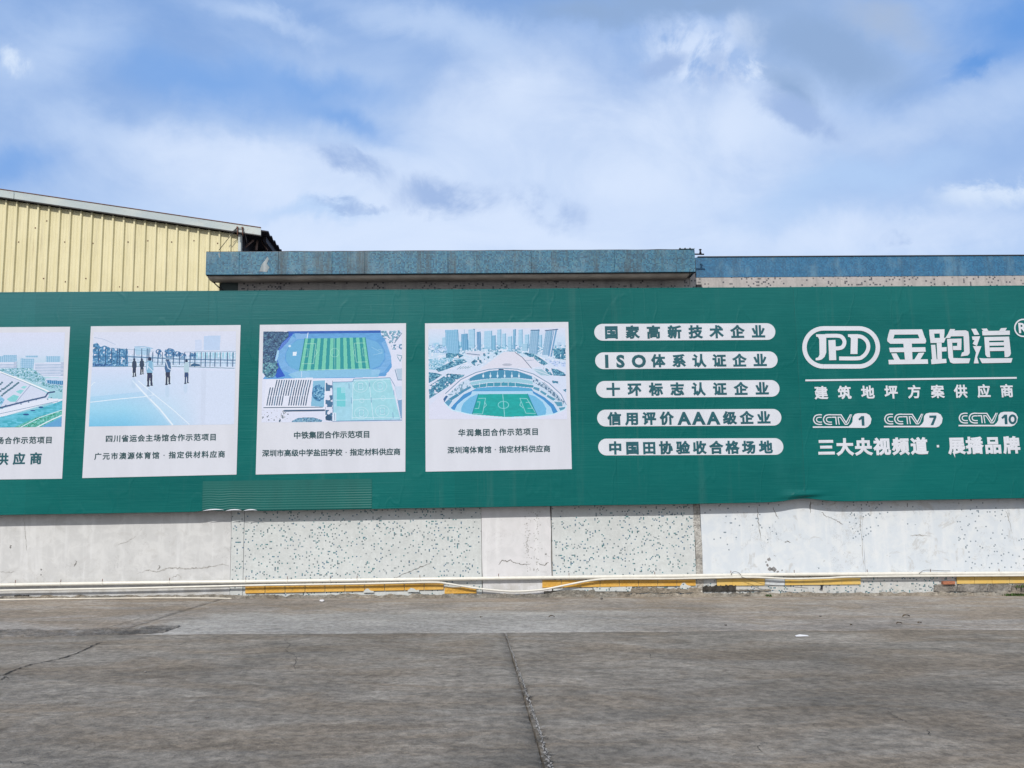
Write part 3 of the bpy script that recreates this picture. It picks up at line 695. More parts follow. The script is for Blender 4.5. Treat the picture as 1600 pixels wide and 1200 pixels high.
# ribbed patch
pa, pb = W(316, 796, BY), W(581, 753, BY); nxp, nzp = 60, 300; vs = []; fs = []
M['rib'] = mat_print('ribbed_vinyl', (.005,.126,.118), .45, .06)
for j in range(nzp+1):
    for k in range(nxp+1):
        x_ = pa.x+(pb.x-pa.x)*k/nxp; z0 = bottom_z(x_)+.006; z1 = W(450, 750, BY).z; z_ = z0+(z1-z0)*j/nzp
        t_ = j/nzp; a_ = .0026*min(1, (1-t_)*2.2)*(.75+.6*fbm(x_, .3, .7))
        vs.append((x_, BY-.009-a_*(.5+.5*math.sin(2*math.pi*t_*12)), z_))
n = nxp+1; fs = [(j*n+k, j*n+k+1, (j+1)*n+k+1, (j+1)*n+k) for j in range(nzp) for k in range(nxp)]
mesh_obj('ribbed_strip', vs, fs, M['rib'], bb, smooth=True)
# white backing that curls out below it
for xa, xb in ((316, 350), (352, 378), (380, 402)):
    vs = []; fs = []
    for k in range(13):
        x_ = xa+(xb-xa)*k/12; y_ = 799.0-1.5*k/12*(1 if xa < 330 else .6)-math.sin(math.pi*k/12)**.8*2.4 ; wd = 1.5*math.sin(math.pi*(k+.3)/12.6)
        p = W(x_, y_-.6, BY-.017); q = W(x_, y_-.6+wd, BY-.022); vs += [p, q]
    fs = [(2*k, 2*k+1, 2*k+3, 2*k+2) for k in range(12)]
    mesh_obj('curled_edge', vs, fs, M['letter'], bb)
# frame behind, rolled hems
box('frame', (bx0+.02, BY+.03, bz0+.075), (bx1-.02, -.06, bz1-.02), M['steel'], bb)
tube('hem', [(bx0, BY+.008, bz1)]+[(bx0+(bx1-bx0)*k/60, BY+.008, bz1+.004*fbm(k, .2, .9)) for k in range(1, 61)], .012, M['banner'], bb, 8)
tube('hem', [(bx0+(bx1-bx0)*k/260, sheet_y(bx0+(bx1-bx0)*k/260, bottom_z(bx0+(bx1-bx0)*k/260))+.009, bottom_z(bx0+(bx1-bx0)*k/260)) for k in range(261)], .012, M['banner'], bb, 8)
box('back_sheet', (bx0+.02, BY+.011, bz0+.085), (bx1-.02, BY+.029, bz1-.015), M['dark_sheet'], bb)

# ---- lettering
GLY = {}
def glyph(ch, bold):
    key = (ch, bold)
    if key in GLY: return GLY[key]
    cu = bpy.data.curves.new('glyph', 'FONT'); cu.body = ch; cu.resolution_u = 3; cu.bevel_depth = bold; cu.bevel_resolution = 0
    ob = bpy.data.objects.new('glyph', cu); COL.objects.link(ob); bpy.context.view_layer.update()
    dg = bpy.context.evaluated_depsgraph_get(); me = bpy.data.meshes.new_from_object(ob.evaluated_get(dg))
    v = np.array([tuple(q.co) for q in me.vertices]) if len(me.vertices) else np.zeros((0, 3))
    f = [tuple(p.vertices) for p in me.polygons]
    bpy.data.objects.remove(ob); bpy.data.curves.remove(cu); bpy.data.meshes.remove(me)
    GLY[key] = (v, f); return GLY[key]
gv, _ = glyph('国', 0.0)
REF_H = gv[:, 1].max()-gv[:, 1].min(); REF_C = (gv[:, 1].max()+gv[:, 1].min())/2; REF_X = (gv[:, 0].max()+gv[:, 0].min())/2
PRINT = BY-.0105
CHM = {}
def text_line(name, chars, pa_, pb_, size, mat, parent, bold=.022, Yp=PRINT, pos=None, wide=1.0):
    """characters centred at equal steps from photo pixel pa_ to pb_; size = character height in photo pixels; each is an object"""
    A, B = W(*pa_, Yp), W(*pb_, Yp); n = len(chars)
    pxm = (W(pa_[0], pa_[1]-5, Yp)-W(pa_[0], pa_[1]+5, Yp)).length/10
    for i, ch in enumerate(chars):
        u = pos[i] if pos else (i/(n-1) if n > 1 else 0); c = A.lerp(B, u)
        if ch == '·':
            k_ = size*pxm*.07
            mesh_obj('dot', [c+Vector((a_*k_, 0, b_*k_)) for a_, b_ in ((-1, -1), (1, -1), (1, 1), (-1, 1))], [(0, 1, 2, 3)], mat, parent); continue
        v, f = glyph(ch, bold)
        if ord(ch) < 128:
            cx = (v[:, 0].max()+v[:, 0].min())/2; cy = (v[:, 1].max()+v[:, 1].min())/2; sc_ = size*pxm/(v[:, 1].max()-v[:, 1].min())
        else:
            cx, cy = REF_X, REF_C; sc_ = size*pxm*.97/(REF_H+2*bold)
        key = (ch, bold, mat.name)
        if key not in CHM:
            me = bpy.data.meshes.new('character'); me.from_pydata([(q[0]-cx, -q[2], q[1]-cy) for q in v], [], f); me.materials.append(mat); CHM[key] = me
        o = bpy.data.objects.new(name, CHM[key]); COL.objects.link(o); o.parent = parent
        o.location = c; o.scale = (sc_*wide, sc_*.12, sc_)
def poly_print(name, polys, conv, Yp, mat, parent):
    vs = []; fs = []
    for i, pl in enumerate(polys):
        o = len(vs); vs += [W(*conv(x, y), Yp-.0002*(i % 9)) for x, y in pl]; fs.append(tuple(range(o, o+len(pl))))
    ob = mesh_obj(name, vs, fs, mat, parent)
    bm = bmesh.new(); bm.from_mesh(ob.data); bmesh.ops.triangulate(bm, faces=bm.faces)
    for f in bm.faces:
        if f.normal.y > 0: f.normal_flip()
    bm.to_mesh(ob.data); bm.free(); return ob
def ribbon(pts, wd, n=6, curve=True, caps=False):
    P_ = [Vector((x, y, 0)) for x, y in pts]; P_ = cr(P_, n) if curve else P_
    L = []; R = []
    for i, p in enumerate(P_):
        a = (P_[i]-P_[i-1]).normalized() if i else (P_[1]-P_[0]).normalized()
        b = (P_[i+1]-P_[i]).normalized() if i < len(P_)-1 else a
        d = (a+b).normalized(); k = 1/max(.45, d.dot(a)); nn = Vector((-d.y, d.x, 0))*wd/2*k
        L.append((p.x+nn.x, p.y+nn.y)); R.append((p.x-nn.x, p.y-nn.y))
    return [[L[i], L[i+1], R[i+1], R[i]] for i in range(len(L)-1)]
def ribbon_print(name, ribbons, polys, conv, Yp, mat, parent):
    vs = []; fs = []
    for i, rb in enumerate(ribbons):
        yy = Yp-.0002*(i % 11)
        L = [rb[0][0]]+[q[1] for q in rb]; R = [rb[0][3]]+[q[2] for q in rb]; o = len(vs)
        for a, b in zip(L, R): vs += [W(*conv(*a), yy), W(*conv(*b), yy)]
        fs += [(o+2*k, o+2*k+1, o+2*k+3, o+2*k+2) for k in range(len(L)-1)]
    for i, pl in enumerate(polys):
        o = len(vs); vs += [W(*conv(x, y), Yp-.0002*((i+5) % 11)) for x, y in pl]; fs.append(tuple(range(o, o+len(pl))))
    ob = mesh_obj(name, vs, fs, mat, parent)
    bm = bmesh.new(); bm.from_mesh(ob.data); bmesh.ops.triangulate(bm, faces=bm.faces)
    for f in bm.faces:
        if f.normal.y > 0: f.normal_flip()
    bm.to_mesh(ob.data); bm.free(); return ob

# slogans on white pills
ident = lambda x, y: (x, y)
def pill(x0, y0, x1, y1, h):
    a, b = W(x0, y0, BY-.007), W(x1, y1, BY-.007); r = h*.0131/2*(CAM_D+BY)/CAM_D*1.0; vs = []
    r = (W(x0+20, y0-h/2, BY-.007)-W(x0+20, y0+h/2, BY-.007)).length/2
    for k in range(17): t = math.pi/2+math.pi*k/16; vs.append(Vector((a.x+r+math.cos(t)*r, a.y, a.z+math.sin(t)*r)))
    for k in range(17): t = -math.pi/2+math.pi*k/16; vs.append(Vector((b.x-r+math.cos(t)*r, b.y, b.z+math.sin(t)*r)))
    return mesh_obj('slogan_pill', *slab_from(vs[::1], .004), M['letter'], bb)
z7 = lambda x, y: (900+x/3.749, 480+y/3.749)
rows = [("国家高新技术企业", (207,148), (1068,144), None, (928.5,519.3,1211.5,517.9)),
        ("ISO体系认证企业", (180,317), (1078,312), [180,260,367,480,602,720,838,957,1078], (929.9,563.8,1215,561.9)),
        ("十环标志认证企业", (218,483), (1090,478), None, (931.5,608.6,1218,606.7)),
        ("信用评价AAA级企业", (225,654), (1100,648), [225,328,428,530,632,717,803,900,1000,1100], (933,653.4,1220.9,651.8)),
        ("中国田协验收合格场地", (230,826), (1112,821), [230,330,428,525,625,722,820,915,1012,1112], (934.7,698.7,1224,697.4))]
for txt, a, b, pos, pl in rows:
    p = pill(pl[0], pl[1], pl[2], pl[3], 26.2)
    pp = [(q-pos[0])/(pos[-1]-pos[0]) for q in pos] if pos else None
    text_line('character', txt, z7(*a), z7(*b), 20.5, M['ink'], p, .044, pos=pp, wide=1.04)
# brand name, drawn stroke by stroke
z5 = lambda x, y: (1245+x/4.507, 495+y/4.507)
logo_chars = [
 [(655,90),(882,88),(894,124),(644,126)], [(644,125),(688,124),(679,158),(637,160)], [(852,123),(893,123),(906,156),(866,158)], [(637,154),(907,151),(911,172),(905,188),(658,190),(637,172)],
 [(750,188),(810,188),(815,303),(762,303)], [(650,218),(905,214),(908,246),(656,250)], [(665,258),(702,257),(728,303),(686,303)], [(857,254),(899,252),(868,303),(826,303)], [(645,303),(922,299),(925,331),(648,335)],
 [(932,90),(1040,88),(1040,117),(934,119)], [(933,118),(967,117),(971,152),(938,152)], [(1006,116),(1040,116),(1036,150),(1008,150)], [(938,150),(1050,148),(1036,182),(942,185)], [(985,184),(1020,184),(1022,302),(990,302)],
 [(1020,215),(1055,213),(1055,243),(1022,245)], [(945,198),(975,197),(985,302),(953,302)], [(945,300),(1052,296),(1055,325),(948,334)],
 [(1080,86),(1115,87),(1098,120),(1078,150),(1045,150),(1062,124)], [(1096,97),(1190,95),(1208,104),(1213,136),(1080,138)], [(1174,135),(1213,135),(1218,255),(1205,272),(1155,279),(1163,252),(1178,246)],
 [(1058,156),(1092,155),(1102,296),(1085,310),(1068,290)], [(1092,155),(1160,153),(1160,181),(1095,183)], [(1130,180),(1160,180),(1158,234),(1128,234)], [(1098,206),(1130,205),(1130,234),(1100,234)], [(1070,288),(1100,290),(1222,293),(1212,327),(1100,329),(1080,320)],
 [(1228,85),(1262,84),(1286,126),(1250,128)], [(1233,139),(1292,137),(1268,206),(1238,190),(1252,164),(1238,163)], [(1240,206),(1300,207),(1270,285),(1282,328),(1246,328),(1262,252)], [(1285,290),(1315,293),(1519,291),(1510,323),(1304,327)],
 [(1300,84),(1338,82),(1352,102),(1318,104)], [(1438,80),(1480,78),(1466,102),(1422,102)], [(1305,100),(1500,97),(1500,127),(1308,131)],
 [(1320,142),(1352,142),(1362,285),(1340,284),(1328,268)], [(1456,140),(1495,139),(1508,258),(1500,276),(1485,284),(1464,284)], [(1350,142),(1458,140),(1459,167),(1353,169)], [(1355,180),(1460,178),(1461,202),(1357,204)], [(1358,216),(1462,214),(1463,240),(1359,242)], [(1360,254),(1464,252),(1465,284),(1362,285)],
]
for qa, qb in ((0, 9), (9, 25), (25, 37)): ribbon_print('brand_character', [], logo_chars[qa:qb], z5, PRINT, M['letter'], bb)
# emblem
rb = []
Rr = 134; cxL, cxR, cyE = 38+150, 587-150, 215.5
st = [(cxL+math.cos(t)*(Rr), cyE+math.sin(t)*Rr) for t in [math.pi/2+math.pi*k/20 for k in range(21)]]
st += [(cxR+math.cos(t)*(Rr), cyE+math.sin(t)*Rr) for t in [-math.pi/2+math.pi*k/20 for k in range(21)]]; st.append(st[0])
rb.append(ribbon(st, 31, curve=False))
rb.append(ribbon([(200,134),(290,134),(322,147),(336,180),(322,212),(292,222),(268,222)], 27))
rb.append(ribbon([(420,136),(458,142),(492,170),(504,210),(492,250),(462,282),(425,293),(298,293)], 27))
em = [[(135,123),(212,123),(207,150),(208,250),(196,282),(176,300),(156,306),(133,307),(133,291),(150,286),(160,268),(158,160),(150,143),(137,140)],
      [(222,165),(272,163),(278,305),(228,306)], [(360,123),(430,122),(427,262),(378,262),(381,152),(373,143),(361,141)]]
emb = ribbon_print('emblem', rb[:1], [], z5, PRINT, M['letter'], bb)
ribbon_print('emblem_letter', [], em[:1], z5, PRINT, M['letter'], emb); ribbon_print('emblem_letter', rb[1:2], em[1:2], z5, PRINT-.0008, M['letter'], emb)
ribbon_print('emblem_letter', rb[2:], em[2:], z5, PRINT-.0004, M['letter'], emb)
# registered mark
rc = [(1595+math.cos(t)*60, 78+math.sin(t)*60) for t in [2*math.pi*k/28 for k in range(29)]]
rm = ribbon_print('registered_mark', [ribbon(rc, 10, curve=False)], [], z5, PRINT, M['letter'], bb)
text_line('character', 'R', z5(1592, 79), z5(1640, 79), 16, M['letter'], rm, .03)
z8 = lambda x, y: (1230+x/3.243, 430+y/3.243)
ribbon_print('rule', [ribbon([(92,533),(1163,520)], 9, curve=False)], [], z8, PRINT, M['letter'], bb)
text_line('character', '建筑地坪方案供应商', z8(172,597), z8(1113,587), 20.5, M['letter'], bb, .032)
text_line('character', '三大央视频道·展播品牌', z8(198,873), z8(1137,862), 27, M['letter'], bb, .046, pos=[(q-198)/(1137-198) for q in (198,292,385,479,573,667,762,857,948,1042,1137)])
# channel badges
def channel(x0, y0, num, ext=0):
    s = 1/9.41; conv = lambda x, y: (x0+(x-95)*s, y0+(y-302)*s)
    R_ = []
    for o in (0, 146):
        R_.append(ribbon([(228+o,122),(178+o,121),(130+o,138),(106+o,190),(130+o,243),(178+o,262),(232+o,262)], 17))
        R_.append(ribbon([(226+o,159),(185+o,159),(158+o,168),(149+o,192),(160+o,216),(188+o,228),(230+o,228)], 15))
    R_.append(ribbon([(376,122),(512,122),(585,238),(650,115)], 16, curve=False))
    R_.append(ribbon([(376,157),(432,157),(442,266)], 16, curve=False))
    R_.append(ribbon([(484,266),(466,157),(500,157),(570,262),(602,262),(622,235)], 14, curve=False))
    R_.append(ribbon([(622,240),(668,115)], 9, curve=False))
    R_.append(ribbon([(95,302),(640,302)], 22, curve=False))
    e = ext
    pl = [(605,313),(620,292),(655,262),(678,225),(684,150),(712,112),(760,99),(880+e,99),(930+e,125),(958+e,180),(945+e,250),(905+e,298),(860+e,314)]
    o = ribbon_print('channel_badge', R_, [pl], conv, PRINT, M['letter'], bb)
    one = lambda d: [[(808+d,140),(850+d,140),(856+d,281),(816+d,281)], [(809+d,141),(815+d,180),(783+d,205),(764+d,184)]]
    if num == '1': n_ = one(0)
    elif num == '7': n_ = [[(762,141),(866,138),(866,172),(763,173)], [(830,165),(866,168),(822,281),(780,281)]]
    else: n_ = one(-40)
    if num == '10':
        el = [(890+math.cos(t)*44, 209+math.sin(t)*56) for t in [2*math.pi*k/24 for k in range(25)]]
        ribbon_print('numeral', [ribbon(el, 33, curve=False)], n_, conv, PRINT-.003, M['ink'], o)
    else: ribbon_print('numeral', [], n_, conv, PRINT-.003, M['ink'], o)
channel(1270, 667.3, '1'); channel(1381.2, 666.5, '7'); channel(1497.7, 665.0, '10', 10)

# ---- posters
def lerp2(q, u, v):
    (ax, ay), (bx, by), (cx, cy), (dx, dy) = q
    return ((ax*(1-u)+bx*u)*(1-v)+(dx*(1-u)+cx*u)*v, (ay*(1-u)+by*u)*(1-v)+(dy*(1-u)+cy*u)*v)
class Pic:
    """a printed picture: colours painted on a fine grid (u right, v down), then carried by the print as flat ink"""
    def __init__(s, corners, nx, ny):
        s.q = corners; s.nx, s.ny = nx, ny
        u, v = np.meshgrid(np.linspace(0, 1, nx), np.linspace(0, 1, ny))
        (ax, ay), (bx, by), (cx, cy), (dx, dy) = corners
        s.X = (ax*(1-u)+bx*u)*(1-v)+(dx*(1-u)+cx*u)*v; s.Y = (ay*(1-u)+by*u)*(1-v)+(dy*(1-u)+cy*u)*v
        s.u, s.v = u, v; s.c = np.zeros((ny, nx, 3)); s.rng = np.random.default_rng(3)
    def mixin(s, m, col, a=1.0):
        m = np.clip(m*a, 0, 1)[..., None]; s.c = s.c*(1-m)+np.array(col, float)*m
    def fill(s, col): s.c[:] = col
    def grad(s, pts_):                       # vertical gradient in Y: [(y, col)...]
        ys = [p[0] for p in pts_]
        for k in range(3): s.c[..., k] = np.interp(s.Y, ys, [p[1][k] for p in pts_])
    def pmask(s, pl):
        m = np.zeros(s.X.shape, bool); n = len(pl)
        for i in range(n):
            (x1, y1), (x2, y2) = pl[i], pl[(i+1) % n]
            if y1 == y2: continue
            cnd = ((y1 > s.Y) != (y2 > s.Y)) & (s.X < (x2-x1)*(s.Y-y1)/(y2-y1)+x1); m ^= cnd
        return m
    def poly(s, pl, col, a=1.0, tex=0): 
        m = s.pmask(pl).astype(float)
        s.mixin(m, col, a)
        if tex: s.c += (m*tex*s.nz(5))[..., None]
        return m
    def ell(s, cx, cy, rx, ry, col, a=1.0, ring=0, half=None):
        d = np.sqrt(((s.X-cx)/rx)**2+((s.Y-cy)/ry)**2)
        e = 3/min(rx, ry)
        m = np.clip((1-d)/e+.5, 0, 1) if not ring else np.clip(1-np.abs(d-1)*min(rx, ry)/ring, 0, 1)
        if half is not None: m = m*half
        s.mixin(m, col, a); return m
    def line(s, pts_, wd, col, a=1.0):
        m = np.zeros(s.X.shape)
        for (x1, y1), (x2, y2) in zip(pts_[:-1], pts_[1:]):
            L = (x2-x1)**2+(y2-y1)**2+1e-9; t = np.clip(((s.X-x1)*(x2-x1)+(s.Y-y1)*(y2-y1))/L, 0, 1)
            d = np.hypot(s.X-x1-t*(x2-x1), s.Y-y1-t*(y2-y1)); m = np.maximum(m, np.clip((wd/2-d)/3+.5, 0, 1))
        s.mixin(m, col, a)
    def nz(s, px, sy=None):                  # smooth value noise, cell size px (grid cells)
        sy = sy or px; gy, gx = int(s.ny/sy)+3, int(s.nx/px)+3; g_ = s.rng.uniform(-1, 1, (gy, gx))
        yy = np.arange(s.ny)/sy; xx = np.arange(s.nx)/px; y0 = yy.astype(int); x0 = xx.astype(int)
        fy_ = (yy-y0)[:, None]; fx_ = (xx-x0)[None]; fy_ = fy_*fy_*(3-2*fy_); fx_ = fx_*fx_*(3-2*fx_)
        a = g_[y0][:, x0]; b = g_[y0][:, x0+1]; c = g_[y0+1][:, x0]; d = g_[y0+1][:, x0+1]
        return (a*(1-fx_)+b*fx_)*(1-fy_)+(c*(1-fx_)+d*fx_)*fy_
    def foliage(s, m, cols, px=4, px2=2):
        n = .8*s.nz(px, px*.7)+.7*s.nz(px2, px2*.8)+.5*s.nz(1.4, 1.2); lo, mid, hi = cols
        mid = (mid[0]*.9, mid[1]*.94, mid[2]+6)
        s.mixin(m*.92, mid); s.mixin(m*np.clip(-n*1.3-.1, 0, 1), lo); s.mixin(m*np.clip(n*1.3-.35, 0, 1), hi)
    def make(s, pxconv, parent, name='picture'):
        A, B, Cc, Dd = [W(*pxconv(*p), BY-.0094) for p in s.q]
        u = s.u.ravel()[:, None]; v = s.v.ravel()[:, None]
        A, B, Cc, Dd = (np.array(q) for q in (A, B, Cc, Dd))
        vs = (A*(1-u)+B*u)*(1-v)+(Dd*(1-u)+Cc*u)*v
        i = np.arange(s.nx*s.ny).reshape(s.ny, s.nx)
        fs = np.stack([i[1:, :-1], i[1:, 1:], i[:-1, 1:], i[:-1, :-1]], -1).reshape(-1, 4)
        me = bpy.data.meshes.new(name); me.vertices.add(len(vs)); me.vertices.foreach_set('co', vs.ravel().astype(np.float32))
        me.loops.add(fs.size); me.loops.foreach_set('vertex_index', fs.ravel().astype(np.int32))
        me.polygons.add(len(fs)); me.polygons.foreach_set('loop_start', np.arange(0, fs.size, 4, dtype=np.int32))
        me.update(calc_edges=True); me.validate()
        # scanned-photo grain and the hard local contrast of an over-sharpened enlargement
        s.c = s.c+(3*s.nz(2)+3*s.nz(1.3))[..., None]
        bl_ = s.c.copy()
        for _ in range(2): bl_[1:-1, 1:-1] = (bl_[1:-1, 1:-1]*2+bl_[:-2, 1:-1]+bl_[2:, 1:-1]+bl_[1:-1, :-2]+bl_[1:-1, 2:])/6
        s.c = bl_+(s.c-bl_)*1.5
        c = np.clip(s.c, 4, 250)/255; lin = np.clip(np.where(c > .04045, ((c+.055)/1.055)**2.4, c/12.92)*np.array((.98, 1.0, 1.11)), 0, 1)
        ca_ = me.color_attributes.new('print', 'FLOAT_COLOR', 'POINT')
        ca_.data.foreach_set('color', np.concatenate([lin.reshape(-1, 3), np.ones((s.nx*s.ny, 1))], 1).ravel().astype(np.float32))
        me.materials.append(M['pic']); o = bpy.data.objects.new(name, me); COL.objects.link(o); o.parent = parent
        return o
def poster(corners, lab):
    P_ = [W(x, y, BY-.008) for x, y in corners]
    o = mesh_obj('poster', *slab_from([P_[3], P_[2], P_[1], P_[0]], .005), M['poster'], bb); o['label'] = lab
    return o
PW = (216, 220, 232)
# poster 0: riverside roofs, partly outside the frame
p0 = poster([(-128,512),(109.5,510.5),(97,748),(-142,751)], 'poster of an aerial river view, cut off by the left edge')
pc = Pic([(-820,108),(716,100),(678,1142),(-900,1162)], 400, 250)
pc.grad([(100,(214,220,236)),(350,(206,220,236)),(430,(190,214,228)),(600,(176,214,222)),(1150,(120,190,205))])
def far_block(P, x0, y0, x1, y1, horiz=False):
    P.poly([(x0,y0),(x1,y0),(x1,y1),(x0,y1)], (140,188,214))
    if horiz:
        for y in np.arange(y0+14, y1, 20): P.line([(x0,y),(x1,y)], 9, (218,226,238))
    else:
        for x in np.arange(x0+8, x1, 21): P.line([(x,y0+4),(x,y1)], 7, (196,220,236), .8)
        for y in np.arange(y0+10, y1, 22): P.line([(x0,y),(x1,y)], 4, (110,160,196), .5)
for dx in (0, -520):
    for a in [(30,352,182,480),(225,392,372,505),(280,360,414,382),(505,365,665,432)]: far_block(pc, a[0]+dx, a[1], a[2]+dx, a[3])
    pc.poly([(375+dx,440),(700+dx,430),(705+dx,600),(360+dx,590)], (214,222,236))
    for y in range(455, 585, 17): pc.line([(385+dx,y),(668+dx,y+4)], 7, (128,166,196), .8)
    for y in range(440, 590, 14): pc.line([(672+dx,y),(706+dx,y)], 6, (90,132,172), .8)
mm = pc.pmask([(-900,500),(360,500),(500,610),(715,690),(715,780),(500,700),(180,590),(-900,545)]).astype(float)
pc.foliage(mm, ((70,140,140),(160,206,206),(205,226,232)), 4, 2)
pc.poly([(500,610),(700,600),(712,640),(712,690),(520,670),(500,640)], (200,216,232)); pc.poly([(510,630),(700,640),(700,686),(520,668)], (52,128,176))
for k in range(9): pc.line([(520+k*22,634),(524+k*22,672)], 5, (150,196,220))
pc.poly([(-900,600),(0,540),(240,640),(490,760),(540,800),(500,870),(0,940),(-900,1100)], (206,216,232))
for x0, x1 in [(-30,170),(60,240),(-120,60),(-300,-80)]:
    for k in range(12):
        t = k/11; pc.ell(x0-40+(x1-x0)*t, 800-140*t+random.uniform(-5,5), 12, 11, (62,110,128), .85)
pc.poly([(70,840),(150,790),(210,810),(170,870),(110,872)], (128,206,208)); pc.poly([(170,760),(220,735),(262,745),(225,785)], (140,210,212)); pc.poly([(225,715),(255,695),(300,700),(268,728)], (146,212,212))
pc.line([(335,685),(170,880)], 8, (150,170,196)); pc.line([(0,540),(240,632),(500,740),(540,760)], 14, (236,240,246)); pc.line([(10,552),(250,648),(490,752)], 5, (100,150,170))
pc.foliage(pc.pmask([(-900,890),(0,800),(50,850),(0,930),(-900,1000)]).astype(float), ((80,150,170),(140,200,215),(200,224,234)))
pc.line([(-900,1110),(0,935),(300,860),(500,815),(530,770),(600,760)], 17, (58,90,130)); 
pc.poly([(-900,1160),(-900,1090),(0,950),(300,880),(520,830),(690,840),(690,900),(560,880),(0,1040)], (222,230,240))
for k in range(24): pc.ell(-400+k*42, 1020-k*9+random.uniform(-20,20), 9, 7, (70,110,140), .8)
pc.line([(-500,1110),(0,1000),(640,862)], 6, (110,150,180))
w0 = pc.pmask([(-900,1210),(-900,1140),(0,1035),(350,965),(560,900),(700,850),(700,1200)]).astype(float)
pc.mixin(w0, (92,186,206)); pc.c += (w0*14*pc.nz(9, 3))[..., None]
pc.mixin(w0*(pc.nz(14, 4) > .35), (60,168,184), .8)
pc.foliage(pc.pmask([(150,1150),(400,1040),(690,960),(690,1020),(440,1150)]).astype(float), ((40,130,96),(96,192,160),(150,214,200)))
pc.line([(200,1160),(440,1040),(690,958)], 8, (200,228,236)); pc.line([(400,1150),(560,1070),(700,1010)], 12, (214,232,244))
pc.poly([(440,1150),(700,1030),(700,1150)], (96,162,204))
for a in [(285,1008,34,10),(450,930,26,10),(360,965,26,7)]: pc.ell(*a, (30,84,140))
pc.make(lambda x, y: (x/7.06, 505+y/7.06), p0)
text_line('character', '场合作示范项目', (0.2,688.6), (76.4,687.6), 11, M['ink2'], p0, .026)
text_line('character', '供应商', (3.5,717.6), (56,716.6), 18.5, M['ink'], p0, .036)

# poster 1: people on a pale blue court
p1 = poster([(142,509.8),(376,507.8),(369.5,741.5),(128.5,747)], 'poster of five people walking on a pale blue court')
pc = Pic([(75,60),(1560,50),(1540,1020),(25,1043)], 380, 250)
pc.grad([(50,(214,219,232)),(420,(206,220,236)),(450,(206,218,236)),(700,(188,216,236)),(860,(168,216,234)),(1040,(128,198,226))])
fr = np.clip((pc.X-400)/800, 0, 1)[..., None]; msk = (pc.Y > 430)[..., None]
pc.c = np.where(msk, pc.c*(1-fr)+np.array((208,220,236))*fr, pc.c)
pc.c = np.where(((pc.Y > 740-pc.X*.1) & (pc.X < 620+(pc.Y-740)*.85))[..., None], pc.c*np.array((.93,.975,.99)), pc.c)
pc.poly([(1225,100),(1395,95),(1390,250),(1220,250)], (186,208,232)); pc.poly([(1130,140),(1200,140),(1200,250),(1130,250)], (200,214,234))
pc.poly([(500,220),(680,225),(650,300),(510,300)], (170,205,226)); pc.line([(500,215),(600,212),(690,232)], 9, (150,190,216))
pc.line([(80,115),(180,135),(300,190)], 5, (170,190,212))
fo = pc.pmask([(70,185),(110,170),(150,215),(185,198),(260,230),(330,235),(430,240),(435,420),(65,420)]).astype(float)
pc.foliage(fo*(pc.nz(6)+.4 > -.3), ((38,96,130),(70,140,172),(170,204,222)), 4, 2)
for a in [(750,265,32,26),(760,305,20,30),(865,262,52,32),(870,300,60,30),(940,290,48,30),(1000,310,40,30),(1110,310,40,36)]:
    m_ = pc.ell(*a, (70,120,150), 0); pc.foliage(m_*(pc.nz(3)+.3 > -.1), ((34,84,124),(60,120,156),(130,176,204)), 3, 2)
for x in np.arange(1140, 1555, 34): pc.poly([(x,275),(x+24,270),(x+22,340),(x,340)], (150,206,222), .8)
pc.poly([(440,300),(1555,320),(1555,420),(440,410)], (176,206,226), .45)
pc.c += (((pc.Y > 290) & (pc.Y < 420))*18*pc.nz(3))[..., None]
pc.line([(70,318),(440,318),(1000,345),(1555,355)], 11, (56,112,152), .85); pc.line([(70,385),(700,375),(1555,385)], 7, (90,140,172), .7)
for x in [130,200,262,322,415,345,497,575,632,650,690,745,790,830,905,970,1022,1080,1130,1195,1240,1290,1340,1400,1470,1528]:
    y0 = 235 if x < 660 else 275; pc.line([(x,y0),(x-4, 400 if x < 1000 else 420)], 9, (26,78,122), .95)
pc.line([(260,225),(430,240),(700,262)], 4, (90,140,170), .7); pc.line([(1020,270),(1280,262),(1555,262)], 5, (80,130,165), .7)
pc.poly([(65,400),(75,385),(150,395),(270,400),(275,418),(65,422)], (40,92,140)); pc.c += ((pc.pmask([(65,380),(280,385),(280,420),(65,420)]))*50*(pc.nz(3) > .2))[..., None]
pc.poly([(1085,400),(1120,385),(1180,400),(1185,418),(1085,418)], (44,96,134))
pc.line([(60,423),(700,418),(1100,425),(1540,440)], 7, (90,128,152), .8)
pc.poly([(60,428),(1550,446),(1550,470),(60,450)], (214,222,238), .6)
for pts_, wd in [([(480,570),(600,700),(760,860),(895,1025)], 15), ([(540,572),(700,710),(900,870),(1070,1020)], 8), ([(45,792),(330,760),(600,735),(700,715)], 7), ([(50,620),(75,590),(90,588)], 6)]: pc.line(pts_, wd, (226,238,248))
for x, y in [(490,590),(655,700),(840,680),(1030,640)]: pc.ell(x, y, 22, 60, (160,196,218), .25)
